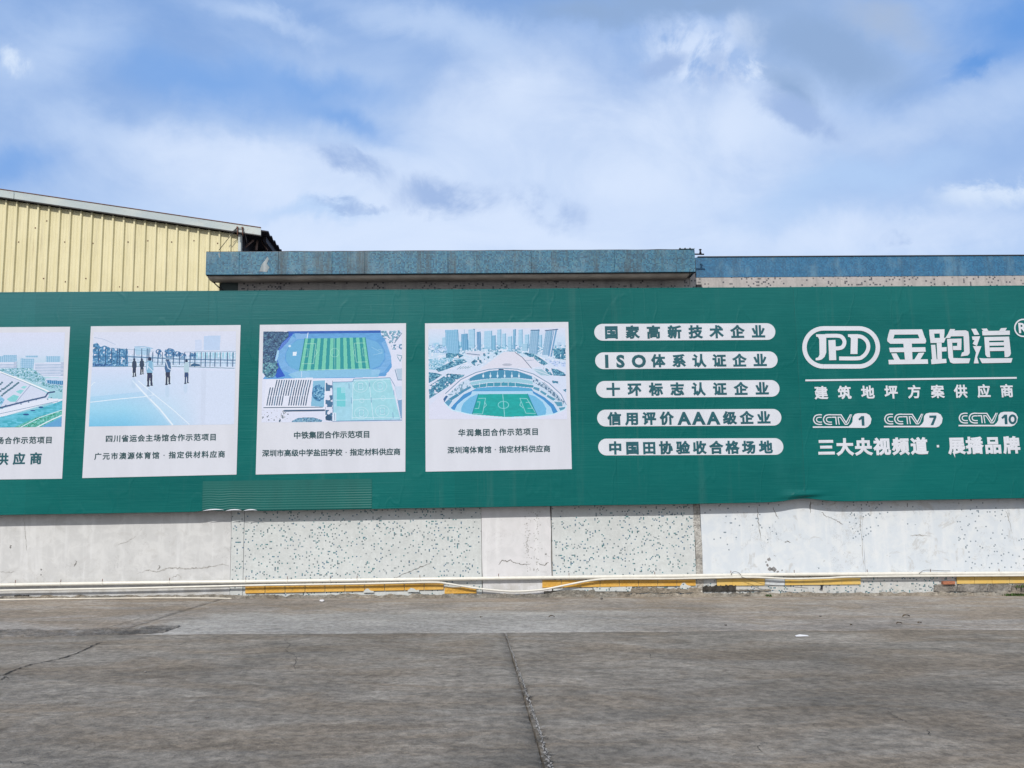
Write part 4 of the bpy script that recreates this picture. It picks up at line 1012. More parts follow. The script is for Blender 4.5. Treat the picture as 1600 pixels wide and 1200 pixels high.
def folk(P, x, top, bot, wid, shirt, trous, hat=False):
    h = bot-top
    P.ell(x, top+h*.07, wid*.26, h*.075, (24,50,84))
    if hat: P.ell(x, top+h*.045, wid*.42, h*.04, (130,160,186))
    P.poly([(x-wid*.42,top+h*.17),(x-wid*.2,top+h*.12),(x+wid*.2,top+h*.12),(x+wid*.46,top+h*.18),(x+wid*.56,top+h*.42),(x+wid*.38,top+h*.56),(x-wid*.38,top+h*.56),(x-wid*.55,top+h*.4)], shirt)
    P.poly([(x-wid*.38,top+h*.54),(x+wid*.38,top+h*.54),(x+wid*.40,top+h*.95),(x+wid*.12,top+h*.95),(x+wid*.02,top+h*.66),(x-wid*.1,top+h*.97),(x-wid*.36,top+h*.97)], trous)
    P.ell(x-wid*.22, bot-h*.015, wid*.24, h*.025, (20,40,70)); P.ell(x+wid*.28, bot-h*.04, wid*.2, h*.022, (20,40,70))
folk(pc, 497, 335, 530, 46, (44,66,92), (36,56,84)); folk(pc, 575, 335, 505, 46, (42,64,92), (40,60,88))
folk(pc, 657, 322, 628, 72, (130,180,208), (42,52,84)); folk(pc, 846, 325, 612, 62, (60,104,146), (40,52,80), True); folk(pc, 1040, 345, 600, 54, (176,204,214), (44,74,116))
pc.line([(825,370),(850,440),(880,455)], 9, (200,216,230)); pc.line([(880,380),(885,440)], 8, (206,222,236)); pc.line([(640,420),(690,470)], 7, (210,226,238)); pc.line([(640,380),(630,450)], 10, (206,222,236)); pc.line([(690,380),(692,440)], 10, (170,206,222))
pc.poly([(1200,440),(1250,440),(1235,1015),(1185,1015)], (194,206,222), .35)
z1c = lambda x, y: (135+x/6.667, 510+y/6.667)
pc.make(z1c, p1)
text_line('character', '四川省运会主场馆合作示范项目', (170.5,685.6), (332.9,683.1), 11, M['ink2'], p1, .026)
text_line('character', '广元市澳源体育馆·指定供材料应商', (153,713.2), (346.2,709.8), 10.8, M['ink2'], p1, .026)

# poster 2: running track with striped pitch
p2 = poster([(406,507.5),(634.5,505),(633.3,737),(399.5,741.5)], 'poster of a running track round a striped pitch')
pc = Pic([(65,55),(1560,40),(1560,1025),(45,1035)], 400, 264)
pc.fill((216,222,236))
pc.poly([(320,60),(1340,50),(1400,200),(1440,320),(1450,440),(1380,540),(1000,560),(60,570),(180,400),(200,250)], (94,160,212))
pc.poly([(320,50),(1330,42),(1330,70),(320,80)], (40,96,176)); pc.c += (pc.pmask([(320,60),(1340,50),(1440,320),(1400,540),(200,560),(200,250)])*8*pc.nz(10, 4))[..., None]
pc.poly([(330,80),(390,70),(330,170),(240,260),(215,350),(240,440),(300,540),(210,560),(150,480),(190,360),(200,250),(300,130)], (34,88,190))
pc.poly([(400,75),(540,80),(545,130),(420,140)], (126,176,220)); pc.poly([(450,480),(1210,465),(1330,470),(1300,550),(380,560),(330,520)], (132,190,220))
for k in range(8):
    e = k*15; pts_ = [(560,500+e*.55),(420,478+e*.6),(330-e*.5,430+e*.4),(290-e*.7,370),(295-e*.75,300),(330-e*.6,220-e*.3),(420-e*.5,140-e*.35)]
    pc.line(pts_, 3.5, (170,208,236), .65)
    pts_ = [(1230,478+e*.5),(1330+e*.3,440+e*.5),(1385+e*.55,360+e*.2),(1380+e*.5,270),(1340+e*.45,180-e*.3)]
    pc.line(pts_, 3.5, (170,208,236), .6)
pc.poly([(500,140),(455,480),(360,450),(310,370),(310,290),(360,200),(430,150)], (104,176,210), .8); pc.poly([(1170,130),(1220,465),(1310,430),(1370,350),(1360,250),(1290,170)], (110,176,214), .8)
pc.poly([(383,278),(422,275),(420,318),(381,318)], (222,236,244)); pc.ell(348,214,14,12,(196,224,238))
pc.line([(1230,225),(1345,290),(1250,310)], 5, (150,200,224), .8); pc.line([(1300,255),(1340,250),(1345,290),(1300,292)], 5, (150,200,224), .8); pc.line([(545,72),(535,125)], 8, (214,230,242)); pc.line([(475,490),(475,550)], 6, (200,222,238))
pc.poly([(510,132),(1165,120),(1212,460),(450,482)], (112,200,172))
tl, tr, br_, bl = (510,132), (1165,120), (1212,460), (450,482)
ns = 19
for k in range(ns):
    if k % 2: 
        a, b = k/ns, (k+1)/ns
        pc.poly([(tl[0]+(tr[0]-tl[0])*a, tl[1]+(tr[1]-tl[1])*a), (tl[0]+(tr[0]-tl[0])*b, tl[1]+(tr[1]-tl[1])*b), (bl[0]+(br_[0]-bl[0])*b, bl[1]+(br_[1]-bl[1])*b), (bl[0]+(br_[0]-bl[0])*a, bl[1]+(br_[1]-bl[1])*a)], (34,148,152))
pc.line([(512,132),(452,482)], 9, (24,136,130)); pc.line([(1160,122),(1208,462)], 9, (30,140,134)); pc.line([(452,474),(1210,460)], 7, (170,222,206), .8)
wl = (176,226,204)
pc.ell(832, 285, 46, 46, wl, .8, ring=4); pc.line([(828,130),(835,468)], 4, wl, .7)
pc.line([(520,190),(628,188),(604,404),(480,406)], 5, wl, .8); pc.line([(1180,385),(1065,388),(1045,182),(1150,180)], 5, wl, .8); pc.line([(505,245),(545,245),(540,330),(495,332)], 4, wl, .7); pc.line([(1170,235),(1130,236),(1140,320),(1180,320)], 4, wl, .7)
pc.line([(628,250),(645,285),(612,335)], 4, wl, .8); pc.line([(1045,250),(1030,280),(1052,325)], 4, wl, .8)
pc.foliage(pc.pmask([(60,50),(335,58),(338,110),(270,175),(225,250),(192,340),(215,400),(225,450),(200,500),(180,552),(110,560),(55,500)]).astype(float), ((22,50,82),(52,92,118),(106,156,166)), 4, 2)
pc.foliage((pc.pmask([(60,400),(215,380),(230,450),(190,540),(100,560),(55,500)]) & (pc.nz(5) > -.2)).astype(float), ((36,80,96),(100,160,160),(160,206,206)), 4, 2)
pc.poly([(190,370),(215,262),(235,262),(225,330),(205,380)], (160,206,232))
m_ = pc.pmask([(1325,50),(1560,42),(1560,80),(1480,170),(1430,190),(1380,140),(1340,100)]).astype(float); pc.mixin(m_, (216,222,236)); pc.foliage(m_*(pc.nz(4) > -.15), ((60,110,130),(120,170,180),(180,214,220)), 3, 2)
m_ = pc.pmask([(1440,200),(1560,190),(1560,260),(1450,250)]).astype(float); pc.foliage(m_*(pc.nz(4) > .1), ((50,100,130),(110,160,180),(180,214,220)), 3, 2)
pc.poly([(1450,250),(1560,260),(1560,640),(1440,640),(1390,510),(1460,460)], (216,222,236)); pc.line([(1560,70),(1480,180)], 8, (90,120,150), .8)
pc.line([(1505,310),(1560,320),(1540,380),(1510,330)], 8, (80,140,160), .8); pc.line([(1485,470),(1515,580),(1560,580)], 9, (90,130,160), .8); pc.poly([(1495,460),(1560,455),(1560,570),(1520,575)], (160,190,208), .7)
# lower left roof with louvres
pc.poly([(95,575),(595,555),(575,870),(70,870)], (222,227,238))
for r_, (y0, y1) in enumerate([(585,655),(665,745),(758,850)]):
    for k in range(17):
        x = 130+k*26-r_*16; 
        if r_ == 0 and k < 2: continue
        if r_ == 2 and 6 < k < 9: continue
        pc.line([(x+30-r_*4,y0),(x+14-r_*4,y1)], 12, (64,96,124) if (k+r_) % 5 else (90,130,156))
pc.line([(70,878),(700,872)], 9, (70,96,120)); pc.line([(290,912),(720,905)], 18, (52,84,114)); pc.line([(70,890),(720,885)], 8, (232,236,244))
pc.poly([(600,590),(730,580),(715,870),(575,860)], (130,186,212)); m_ = pc.ell(660,720,72,90,(0,0,0),0); pc.foliage(m_*(pc.nz(4) > -.3), ((30,90,126),(66,136,168),(120,180,204)), 4, 2)
pc.line([(600,585),(735,580),(722,870)], 9, (226,232,242))
m_ = pc.pmask([(735,590),(810,575),(805,1020),(730,1010)]).astype(float); pc.mixin(m_*(pc.nz(7) > -.2), (66,112,146)); pc.poly([(735,700),(805,700),(805,745),(735,745)], (222,228,240)); pc.poly([(735,870),(800,870),(800,900),(735,900)], (216,222,236)); pc.ell(765,985,34,30,(40,80,112))
m_ = pc.pmask([(50,895),(340,900),(330,1030),(50,1030)]); pc.mixin(m_*(pc.nz(4)+.5*pc.nz(2) > .62), (60,96,122))
m_ = pc.pmask([(370,1020),(440,985),(600,980),(700,1010),(690,1030),(370,1030)]); pc.foliage(m_.astype(float), ((50,96,120),(110,160,176),(160,196,204)))
# courts at lower right
pc.poly([(810,600),(1010,600),(1035,575),(1430,560),(1545,1005),(810,1020)], (160,210,224))
pc.poly([(1030,590),(1430,570),(1530,990),(1020,1000)], (156,212,220)); pc.c += (pc.pmask([(810,600),(1430,560),(1545,1005),(810,1020)])*5*pc.nz(8))[..., None]
pc.poly([(855,660),(945,660),(950,865),(855,865)], (112,202,208)); pc.poly([(900,660),(945,660),(945,722),(900,722)], (150,214,222)); pc.line([(850,797),(960,797)], 5, (190,226,234))
wl = (206,230,238)
for cx_, cy_ in [(1110,650),(1320,645),(1120,935),(1345,915)]:
    pc.ell(cx_, cy_, 74, 62, wl, .7, ring=5); pc.line([(cx_-22,cy_-34),(cx_+24,cy_-34),(cx_+26,cy_+34),(cx_-20,cy_+34),(cx_-22,cy_-34)], 5, wl, .8); pc.ell(cx_, cy_, 30, 24, (120,170,200), .5, ring=4)
for a in [[(1030,590),(1020,1000)],[(1200,575),(1250,1000)],[(1030,795),(1480,775)],[(1030,590),(1430,570)],[(1020,985),(1530,985)]]: pc.line(a, 6, wl, .85)
for x, y in [(1125,800),(1355,775)]: pc.ell(x, y, 24, 24, wl, .8, ring=4)
for x, y, l in [(985,620,50),(1010,770,60),(1225,770,50),(1205,610,40),(1470,690,50),(1460,930,60)]: pc.line([(x,y),(x+4,y+l)], 7, (110,150,186), .8)
pc.line([(810,610),(815,1020)], 9, (120,156,190)); pc.line([(810,605),(1030,598),(1035,570),(1430,556),(1480,640),(1560,1000)], 7, (110,146,182), .9); pc.line([(810,1022),(1560,1010)], 8, (90,130,170))
pc.poly([(1480,650),(1560,650),(1560,780),(1510,790)], (196,214,230)); pc.poly([(1510,800),(1560,790),(1560,990),(1545,990)], (120,160,196))
pc.poly([(812,930),(850,930),(850,1020),(812,1020)], (206,222,234)); pc.line([(830,940),(832,1010)], 6, (120,150,180))
z2c = lambda x, y: (402+x/6.897, 510+y/6.897)
pc.make(z2c, p2)
text_line('character', '中铁集团合作示范项目', (464.4,680.3), (572.7,678.8), 11.2, M['ink2'], p2, .026)
text_line('character', '深圳市高级中学盐田学校·指定材料供应商', (415.1,708.4), (620.3,705.9), 10.8, M['ink2'], p2, .026)

# poster 3: stadium bowl and towers
p3 = poster([(664,505.2),(888,503),(893.5,733),(665,737)], 'poster of a round stadium in front of towers')
pc = Pic([(50,62),(1525,50),(1545,1035),(55,1035)], 400, 264)
pc.grad([(50,(214,220,234)),(220,(192,218,236)),(300,(190,218,234)),(480,(206,220,236)),(1040,(214,219,234))])
# distant blocks
rr_ = random.Random(4)
for k in range(60):
    x = rr_.uniform(60, 1500); y = rr_.uniform(200, 270); pc.poly([(x,y),(x+rr_.uniform(12,50),y),(x+40,285),(x,285)], (150+rr_.uniform(-20,25),198,222), .6)
m_ = ((pc.Y > 235) & (pc.Y < 500)).astype(float); nn_ = pc.nz(5, 3)+.6*pc.nz(2)
pc.mixin(m_*(nn_ > .3)*(pc.Y < 330), (84,146,176), .8); pc.mixin(m_*(nn_ < -.45), (225,230,240), .8)
def tower(x0, x1, y0, y1, lean=0, c=(136,190,218), grid=True, a=1.0):
    pl = [(x0+lean,y0),(x1+lean,y0-6),(x1,y1),(x0,y1)]; m = pc.poly(pl, c, a)
    if grid:
        for y in np.arange(y0+10, y1, 15): pc.line([(x0+lean*(1-(y-y0)/(y1-y0)),y),(x1+lean*(1-(y-y0)/(y1-y0)),y)], 4, (90,150,186), .55*a)
        for x in np.arange(x0+12, x1-4, 19): pc.line([(x+lean,y0),(x,y1)], 4, (190,220,236), .55*a)
        pc.line([(x1+lean-5,y0),(x1-5,y1)], 8, (70,134,174), .7*a)
for a in [(790,835,70,240,0),(845,885,115,260,0),(480,550,68,270,0),(650,735,85,285,0),(905,950,145,300,0),(1020,1065,70,250,0),(1090,1135,125,260,0),(200,245,155,250,0),(1240,1275,130,260,0)]:
    tower(a[0], a[1], a[2], a[3], a[4], (160,206,228), True, .8)
for a in [(245,385,75,345,-15,(126,184,214)),(408,480,118,290,-6,(96,160,196)),(575,618,95,290,-6,(90,144,186)),(735,775,135,290,0,(120,180,208)),(955,985,68,280,8,(120,176,206)),(1130,1225,72,340,22,(140,180,206)),(1058,1120,225,300,0,(166,206,224)),(1275,1350,85,345,40,(140,178,204))]:
    tower(*a[:5], c=a[5])
pc.poly([(1400,72),(1440,62),(1380,365),(1340,360)], (112,160,196)); pc.line([(1415,70),(1358,365)], 9, (214,226,238)); pc.line([(1310,80),(1445,66)], 11, (50,84,120), .8); pc.line([(1155,76),(1245,76)], 9, (50,84,120), .7); pc.line([(436,70),(436,118)], 4, (110,160,196)); pc.line([(535,66),(548,66)],8,(80,130,170))
pc.poly([(440,310),(600,300),(680,320),(600,365),(460,345)], (206,216,230)); pc.line([(465,330),(600,345)], 10, (96,120,150), .8)
# green belts
def belt(pl, cols=((24,84,116),(66,142,158),(160,206,212)), thr=-.6):
    m = pc.pmask(pl) & (pc.nz(6) > thr); pc.foliage(m.astype(float), cols, 4, 2)
belt([(55,390),(240,370),(440,390),(470,420),(200,520),(55,500)], ((80,150,170),(166,212,216),(214,226,236)))
belt([(130,500),(330,400),(470,395),(480,415),(300,480),(160,530)]); belt([(55,530),(140,540),(200,560),(110,620),(55,650)]); belt([(55,680),(260,545),(440,560),(420,590),(240,700),(60,820)])
belt([(240,320),(380,330),(440,350),(380,380),(240,375)]); belt([(500,430),(620,330),(860,300),(780,350),(700,400),(560,470)], thr=.0)
belt([(55,230),(250,260),(250,330),(55,320)], ((120,170,196),(190,214,228),(222,228,238)), .0)
belt([(1060,320),(1180,330),(1290,400),(1340,440),(1290,460),(1180,390)]); belt([(1380,280),(1525,270),(1530,400),(1400,380),(1370,330)]); belt([(1370,490),(1440,500),(1530,545),(1530,572),(1400,570)])
belt([(1280,480),(1330,490),(1400,570),(1350,560)]); belt([(1380,620),(1450,630),(1450,660),(1390,650)]); belt([(1450,660),(1535,700),(1535,750),(1470,700)], thr=.0)
belt([(1300,390),(1525,420),(1530,470),(1420,470)], ((120,160,186),(206,218,232),(224,229,238)), -.2)
for k in range(5): pc.line([(360+k*28,500-k*3),(400+k*28,470)], 6, (70,130,150), .7)
pc.poly([(600,500),(860,310),(985,310),(1060,370),(1160,490),(900,480)], (216,218,228)); pc.ell(897,450,52,14,(150,160,176),.6); pc.line([(985,318),(1060,370),(1160,488)], 7, (80,96,124)); pc.poly([(1060,365),(1180,370),(1270,470),(1165,480)], (214,218,230))
pc.line([(1095,405),(1185,400)], 4, (120,150,176)); pc.poly([(1170,495),(1275,500),(1370,570),(1260,565)], (160,196,210)); pc.line([(1180,500),(1360,565)], 5, (220,228,238))
# bowl
pc.poly([(60,900),(220,730),(360,610),(520,540),(640,500),(850,480),(1080,500),(1250,570),(1400,670),(1500,760),(1545,850),(1545,1035),(55,1035)], (215,219,233))
pc.line([(235,760),(400,610),(560,535),(700,500),(860,489),(1010,500),(1180,550),(1350,650),(1480,770),(1535,880)], 9, (110,150,176))
pc.line([(245,775),(410,622),(565,545),(700,510),(860,499),(1005,510),(1170,560),(1340,660),(1465,775),(1515,870)], 5, (225,230,240))
pc.poly([(215,800),(260,770),(400,640),(560,560),(700,515),(860,503),(1000,512),(1160,565),(1330,665),(1450,770),(1535,880),(1530,920),(1450,970),(1250,1000),(880,1012),(560,990),(320,950),(225,860)], (196,216,232))
pc.poly([(490,600),(560,560),(700,517),(860,506),(1000,515),(1165,575),(1170,610),(1000,590),(700,600),(500,625)], (66,140,174))
pc.mixin(pc.pmask([(260,770),(400,650),(500,600),(500,690),(300,790)])*(pc.nz(4)+.5*pc.nz(2) > .2), (90,136,160), .7); pc.mixin(pc.pmask([(1180,580),(1330,670),(1520,850),(1500,870),(1290,700),(1170,640)])*(pc.nz(4)+.5*pc.nz(2) > .1), (70,110,140), .8)
for k in range(22):
    t = k/21; x = 1300+210*t; y = 640+215*t; pc.line([(x,y),(x-18,y+30)], 5, (60,96,128), .8)
pc.poly([(500,640),(700,602),(1000,594),(1170,625),(1175,660),(1000,640),(700,640),(510,670)], (150,200,214)); pc.poly([(515,675),(700,646),(860,640),(1000,646),(1180,672),(1190,700),(1000,684),(860,680),(700,684),(540,705)], (60,148,172))
for x in range(640, 1080, 77): pc.line([(x,520+abs(x-860)*.12),(x,590)], 6, (196,222,234)); pc.ell(x, 572, 10, 16, (206,228,238)); pc.line([(x-40,645),(x-40,690)], 5, (214,230,240))
pc.poly([(805,498),(860,496),(860,508),(805,510)], (30,70,110))
pc.poly([(430,715),(500,680),(510,700),(440,740)], (70,140,172)); pc.poly([(365,755),(430,715),(445,735),(385,778)], (70,140,172)); pc.poly([(262,820),(360,760),(385,780),(300,835)], (64,138,170)); pc.poly([(225,860),(262,825),(310,838),(262,905)], (84,150,184)); pc.poly([(210,820),(240,780),(262,790),(220,855)], (46,100,150))
for pl in [[(1185,685),(1250,700),(1245,740),(1175,712)],[(1262,722),(1330,760),(1310,785),(1250,745)],[(1335,770),(1430,820),(1395,840),(1320,795)],[(1400,845),(1490,850),(1500,900),(1440,900)],[(1450,910),(1535,900),(1520,935),(1475,955)]]: pc.poly(pl, (84,152,178)) ; pc.line(pl+[pl[0]], 4, (210,226,238))
pc.poly([(290,915),(330,870),(430,770),(530,725),(560,705),(700,690),(860,686),(1010,690),(1160,705),(1180,735),(1300,800),(1400,880),(1450,965),(1390,975),(1320,960),(330,945)], (62,142,198))
pc.poly([(530,728),(560,706),(700,692),(860,688),(1010,692),(1150,708),(1170,735)], (84,168,206))
pc.poly([(330,940),(360,880),(430,820),(510,770),(520,735),(1170,735),(1180,760),(1290,830),(1370,910),(1395,975),(1250,1000),(880,1012),(560,985)], (170,212,234))
pc.poly([(405,965),(405,910),(430,860),(500,800),(570,770),(600,765),(1120,765),(1200,790),(1280,850),(1320,920),(1315,985),(1230,1000),(880,1012),(560,985)], (108,182,218))
pc.poly([(588,768),(1115,764),(1222,996),(880,1012),(520,982)], (6,164,158)); pc.c += (pc.pmask([(588,768),(1115,764),(1222,996),(880,1012),(520,982)])*7*pc.nz(9, 4))[..., None]
wl = (150,214,216)
pc.line([(850,768),(870,1010)], 6, wl); pc.ell(857,882,56,38,wl,1,ring=5); pc.line([(590,812),(665,810),(632,978),(530,975)], 5, wl); pc.line([(575,850),(605,850),(590,920),(550,920)], 5, wl); pc.line([(1035,812),(1110,815),(1210,975),(1100,970),(1035,812)], 5, wl); pc.line([(1100,855),(1140,855),(1170,918),(1120,918)], 5, wl); pc.line([(655,850),(674,885),(645,915)], 5, wl); pc.line([(1045,850),(1035,885),(1070,915)], 5, wl)
pc.line([(588,768),(520,982)], 8, (20,130,150)); pc.line([(1117,766),(1222,996)], 8, (20,130,150))
pc.line([(225,862),(300,935),(500,985),(700,1012),(880,1020),(1200,1008),(1400,980),(1520,930),(1540,890)], 9, (196,232,240))
z3c = lambda x, y: (662+x/6.897, 505+y/6.897)
pc.make(z3c, p3)
text_line('character', '华润集团合作示范项目', (721.6,676.4), (836.1,674.6), 11.2, M['ink2'], p3, .026)
text_line('character', '深圳湾体育馆·指定材料供应商', (704.6,703.6), (854.5,701.2), 10.8, M['ink2'], p3, .026)

# ------------------------------------------------------------------ yellow warehouse behind, left
WY = 5.0
wh = thing('warehouse', 'cream yellow corrugated metal warehouse with a sloping pale roof trim, rising behind the wall', 'building')
def w_(x, y, Yp=WY): return W(x, y, Yp)
eL, eR = w_(-330, 262), w_(417, 372)
slope = lambda x: eL.z+(eR.z-eL.z)*(x-eL.x)/(eR.x-eL.x)       # underside of the trim
xcorner = w_(374, 400).x; pitch = (w_(371, 400).x-w_(18, 400).x)/21
x = xcorner; zbot = 0.0
while x > eL.x+pitch:
    xa, xb = x-pitch, x; rbw = pitch*.22; d = .06
    prof = [(xa, 0), (xa+rbw*.25, -d), (xa+rbw*.9, -d), (xa+rbw*1.25, 0), (xa+pitch*.40, 0), (xa+pitch*.42, -.004), (xa+pitch*.46, -.004), (xa+pitch*.48, 0), (xa+pitch*.7, 0), (xa+pitch*.72, -.004), (xa+pitch*.76, -.004), (xa+pitch*.78, 0), (xb-.002, 0)]
    vs = []; fs = []
    for px_, dy in prof: vs += [(px_, WY+dy, zbot), (px_, WY+dy, slope(px_)-.02)]
    for k in range(len(prof)-1): fs.append((2*k, 2*k+2, 2*k+3, 2*k+1))
    mesh_obj('cladding_panel', vs, fs, M['clad'], wh); x -= pitch
# screws and little dents on the panels
for (px, py) in [(73,345),(101,378),(55,356),(340,380),(29,378),(134,435),(68,435),(187,448),(215,448),(240,447),(102,440),(231,376),(200,378),(145,380),(268,378),(303,376)]:
    p = w_(px, py, WY-.01); box('screw', (p.x-.014, WY-.012, p.z-.014), (p.x+.014, WY+.001, p.z+.014), M['rust'], wh)
# trim in two lengths
def trim(xa, xb, nm):
    A, B = w_(xa, 0).x, w_(xb, 0).x
    def bar(za, zb, y0, y1, mat, name):
        v = [(A, y0, slope(A)+za), (B, y0, slope(B)+za), (B, y0, slope(B)+zb), (A, y0, slope(A)+zb)]
        v += [(q[0], y1, q[2]) for q in v]
        return mesh_obj(name, v, [(0,1,2,3),(7,6,5,4),(0,4,5,1),(1,5,6,2),(2,6,7,3),(3,7,4,0)], mat, wh)
    bar(.015, .205, WY-.16, WY-.14, M['trim'], 'roof_trim')
    bar(.207, .228, WY-.17, WY-.13, M['rust'], 'trim_edge'); bar(-.012, .012, WY-.165, WY-.10, M['steel'], 'trim_edge')
xj = 44
trim(-330, xj-.4, 'a'); trim(xj+.4, 417, 'b')
box('corner_post', (w_(372.5, 400).x, WY-.06, 0), (w_(376.8, 400).x, WY+.1, slope(w_(375, 400).x)-.02), M['trim'], wh)
# side wall, roof sheet with corrugated eave
xe = w_(417, 372).x; depth = 26
vs = []; fs = []; nrow = 120
for j in range(nrow+1):
    y = WY-.12+depth*j/nrow; wv = .05*math.sin(j*2*math.pi/2.0) if j else 0
    wv = .035*(1 if j % 2 else -1)
    vs += [(eL.x-4, y, slope(eL.x-4)+.19+wv), (xe+.02, y, slope(xe+.02)+.19+wv), (xe+.02, y, slope(xe+.02)+.165+wv), (eL.x-4, y, slope(eL.x-4)+.165+wv)]
for j in range(nrow):
    a = 4*j
    for q in range(4): fs.append((a+q, a+(q+1) % 4, a+4+(q+1) % 4, a+4+q))
fs += [(0, 1, 2, 3)]
mesh_obj('roof_sheet', vs, fs, M['black'], wh)
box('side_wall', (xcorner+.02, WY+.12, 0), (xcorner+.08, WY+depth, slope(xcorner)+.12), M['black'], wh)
box('eave_beam', (xe-.16, WY+.3, slope(xe)-.02), (xe-.08, WY+depth, slope(xe)+.12), M['black'], wh)
for (a, b, yy, r_) in [((381,388),(396,375),WY+.3,.03), ((400,391),(402,376),WY+.4,.035), ((418,391),(408,376),WY+.8,.025), ((376,391),(392,381),WY+1.2,.03)]:
    tube('truss_member', [W(*a, yy), W(*b, yy)], r_, M['brown_steel'], wh, 6)
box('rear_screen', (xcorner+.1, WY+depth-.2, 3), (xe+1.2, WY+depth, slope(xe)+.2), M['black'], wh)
# guy wires on the trim
gw = thing('guy_wire_bracket', 'two rusty rods with thin stay wires on the roof trim above the canopy', 'bracket'); gw.location = w_(375, 356, WY-.2); o0 = gw.location.copy()
for a, b, mt, nm, r_ in [((371,355.5),(371.5,369),'rust','rod',.014), ((378.5,356),(379.5,369),'rust','rod',.014), ((371,355),(342,391),'steel','wire',.008), ((371,355),(359,366),'steel','wire',.007), ((371,355),(365,366),'steel','wire',.007), ((379,355.5),(384,369),'steel','wire',.009), ((384,369),(386,382),'steel','wire',.006)]:
    tube(nm, [W(*a, WY-.2)-o0, W(*b, WY-.2)-o0], r_, M[mt], gw, 6)
tube('cross_bar', [W(371, 355.2, WY-.2)-o0, W(379, 355.8, WY-.2)-o0], .012, M['trim'], gw, 6)
for p_ in (W(371, 355.2, WY-.2)-o0, W(379, 355.8, WY-.2)-o0): box('eye_nut', tuple(p_-Vector((.022,.02,.018))), tuple(p_+Vector((.022,.02,.018))), M['rust'], gw)

# ------------------------------------------------------------------ small things on the yard
b0 = W(1482, 911.5, -.05)
br = box('brick', (-.1, -.05, -.033), (.1, .04, .030), M['brick'], None, bev=.006); br.location = (W(1482, 911, -.07).x, -.055, W(1482, 910.5, -.07).z); br.scale = (1.25, 1, 1)
tag(br, 'loose red brick resting on the grey foundation stones below the pipe', 'brick')
def rock(px, py, r, mat, name, label, cat, flat=.5, seed=0, group=None, onwall=None):
    bm = bmesh.new(); bmesh.ops.create_icosphere(bm, subdivisions=2, radius=1)
    rr = random.Random(seed)
    for v in bm.verts:
        k = 1+.35*mnoise.noise(v.co*1.7+Vector((seed*3.1, 0, 0))); v.co = Vector((v.co.x*k*r, v.co.y*k*r*.8, v.co.z*k*r*flat))
    o = bm_obj(name, bm, mat); p = G(px, py); o.location = (p.x, p.y, p.z+r*flat*.6); o.rotation_euler.z = rr.uniform(0, 6)
    return tag(o, label, cat, group)
rock(503, 940, .06, M['plaster_m'], 'plaster_lump', 'white lump of fallen plaster on the ground below the long mosaic panel', 'rubble', .45, 3)
rock(940, 936, .035, M['stone'], 'stone', 'dark grey stone on the ground below the right mosaic panel', 'stone', .6, 5)
rock(1282, 963, .022, M['stone'], 'stone', 'tiny stone on the pale strip, short of the white paper and farther out', 'stone', .6, 9)
rock(1134, 977, .026, M['stone'], 'stone', 'small dark stone at the edge between pale and dark concrete', 'stone', .5, 6)
rock(227, 1051, .018, M['stone'], 'stone', 'tiny dark stone on the dark yard below the diagonal crack', 'stone', .6, 12)
rock(528, 1050, .016, M['stone'], 'stone', 'tiny dark stone alone in the middle of the left dark slab', 'stone', .6, 13)
rock(323, 1122, .016, M['stone'], 'stone', 'tiny dark stone near the lower left of the yard', 'stone', .6, 14)
pp = G(1253, 995); vs = [(-.085,-.03,.004),(.08,-.035,.006),(.085,.03,.012),(-.02,.035,.022),(-.08,.032,.010)]
o = mesh_obj('paper_scrap', vs+[(x, y, z-.0025) for x, y, z in vs], [(0,1,2,3,4),(9,8,7,6,5)]+[(i, i+5, (i+1) % 5+5, (i+1) % 5) for i in range(5)], M['paper']); o.location = pp+Vector((0, 0, .006))
tag(o, 'small white paper scrap lying on the dark yard near the pale edge', 'litter')
def leaf(px, py, s, rz, label, mat='leaf'):
    n = 8; vs = []
    for k in range(n+1):
        t = k/n; wd = math.sin(math.pi*t)**.8*.32*s; z = .02*math.sin(math.pi*t)*s/.1; vs += [(t*s-s/2, wd, z+.012), (t*s-s/2, 0, z), (t*s-s/2, -wd, z+.012)]
    fs = []
    for k in range(n): a = 3*k; fs += [(a, a+1, a+4, a+3), (a+1, a+2, a+5, a+4)]
    o = mesh_obj('dry_leaf', vs, fs, M[mat]); o.location = G(px, py)+Vector((0, 0, .006)); o.rotation_euler.z = rz; return tag(o, label, 'leaf')
leaf(1416, 964.5, .13, .1, 'largest dry brown leaf on the pale strip, left of the last pale yellow tiles')
leaf(862, 965, .10, .2, 'dry brown leaf on the pale strip above the centre joint')
leaf(752, 966, .07, 1.2, 'small dry leaf on the pale strip left of the centre joint')
leaf(1405, 975.5, .09, .0, 'left one of two flat dry leaves by the dark yard edge')
leaf(1437, 975, .08, .4, 'right one of two flat dry leaves by the dark yard edge')
leaf(1330, 978, .04, .4, 'tiny dry leaf at the yard edge right of the paper scrap')
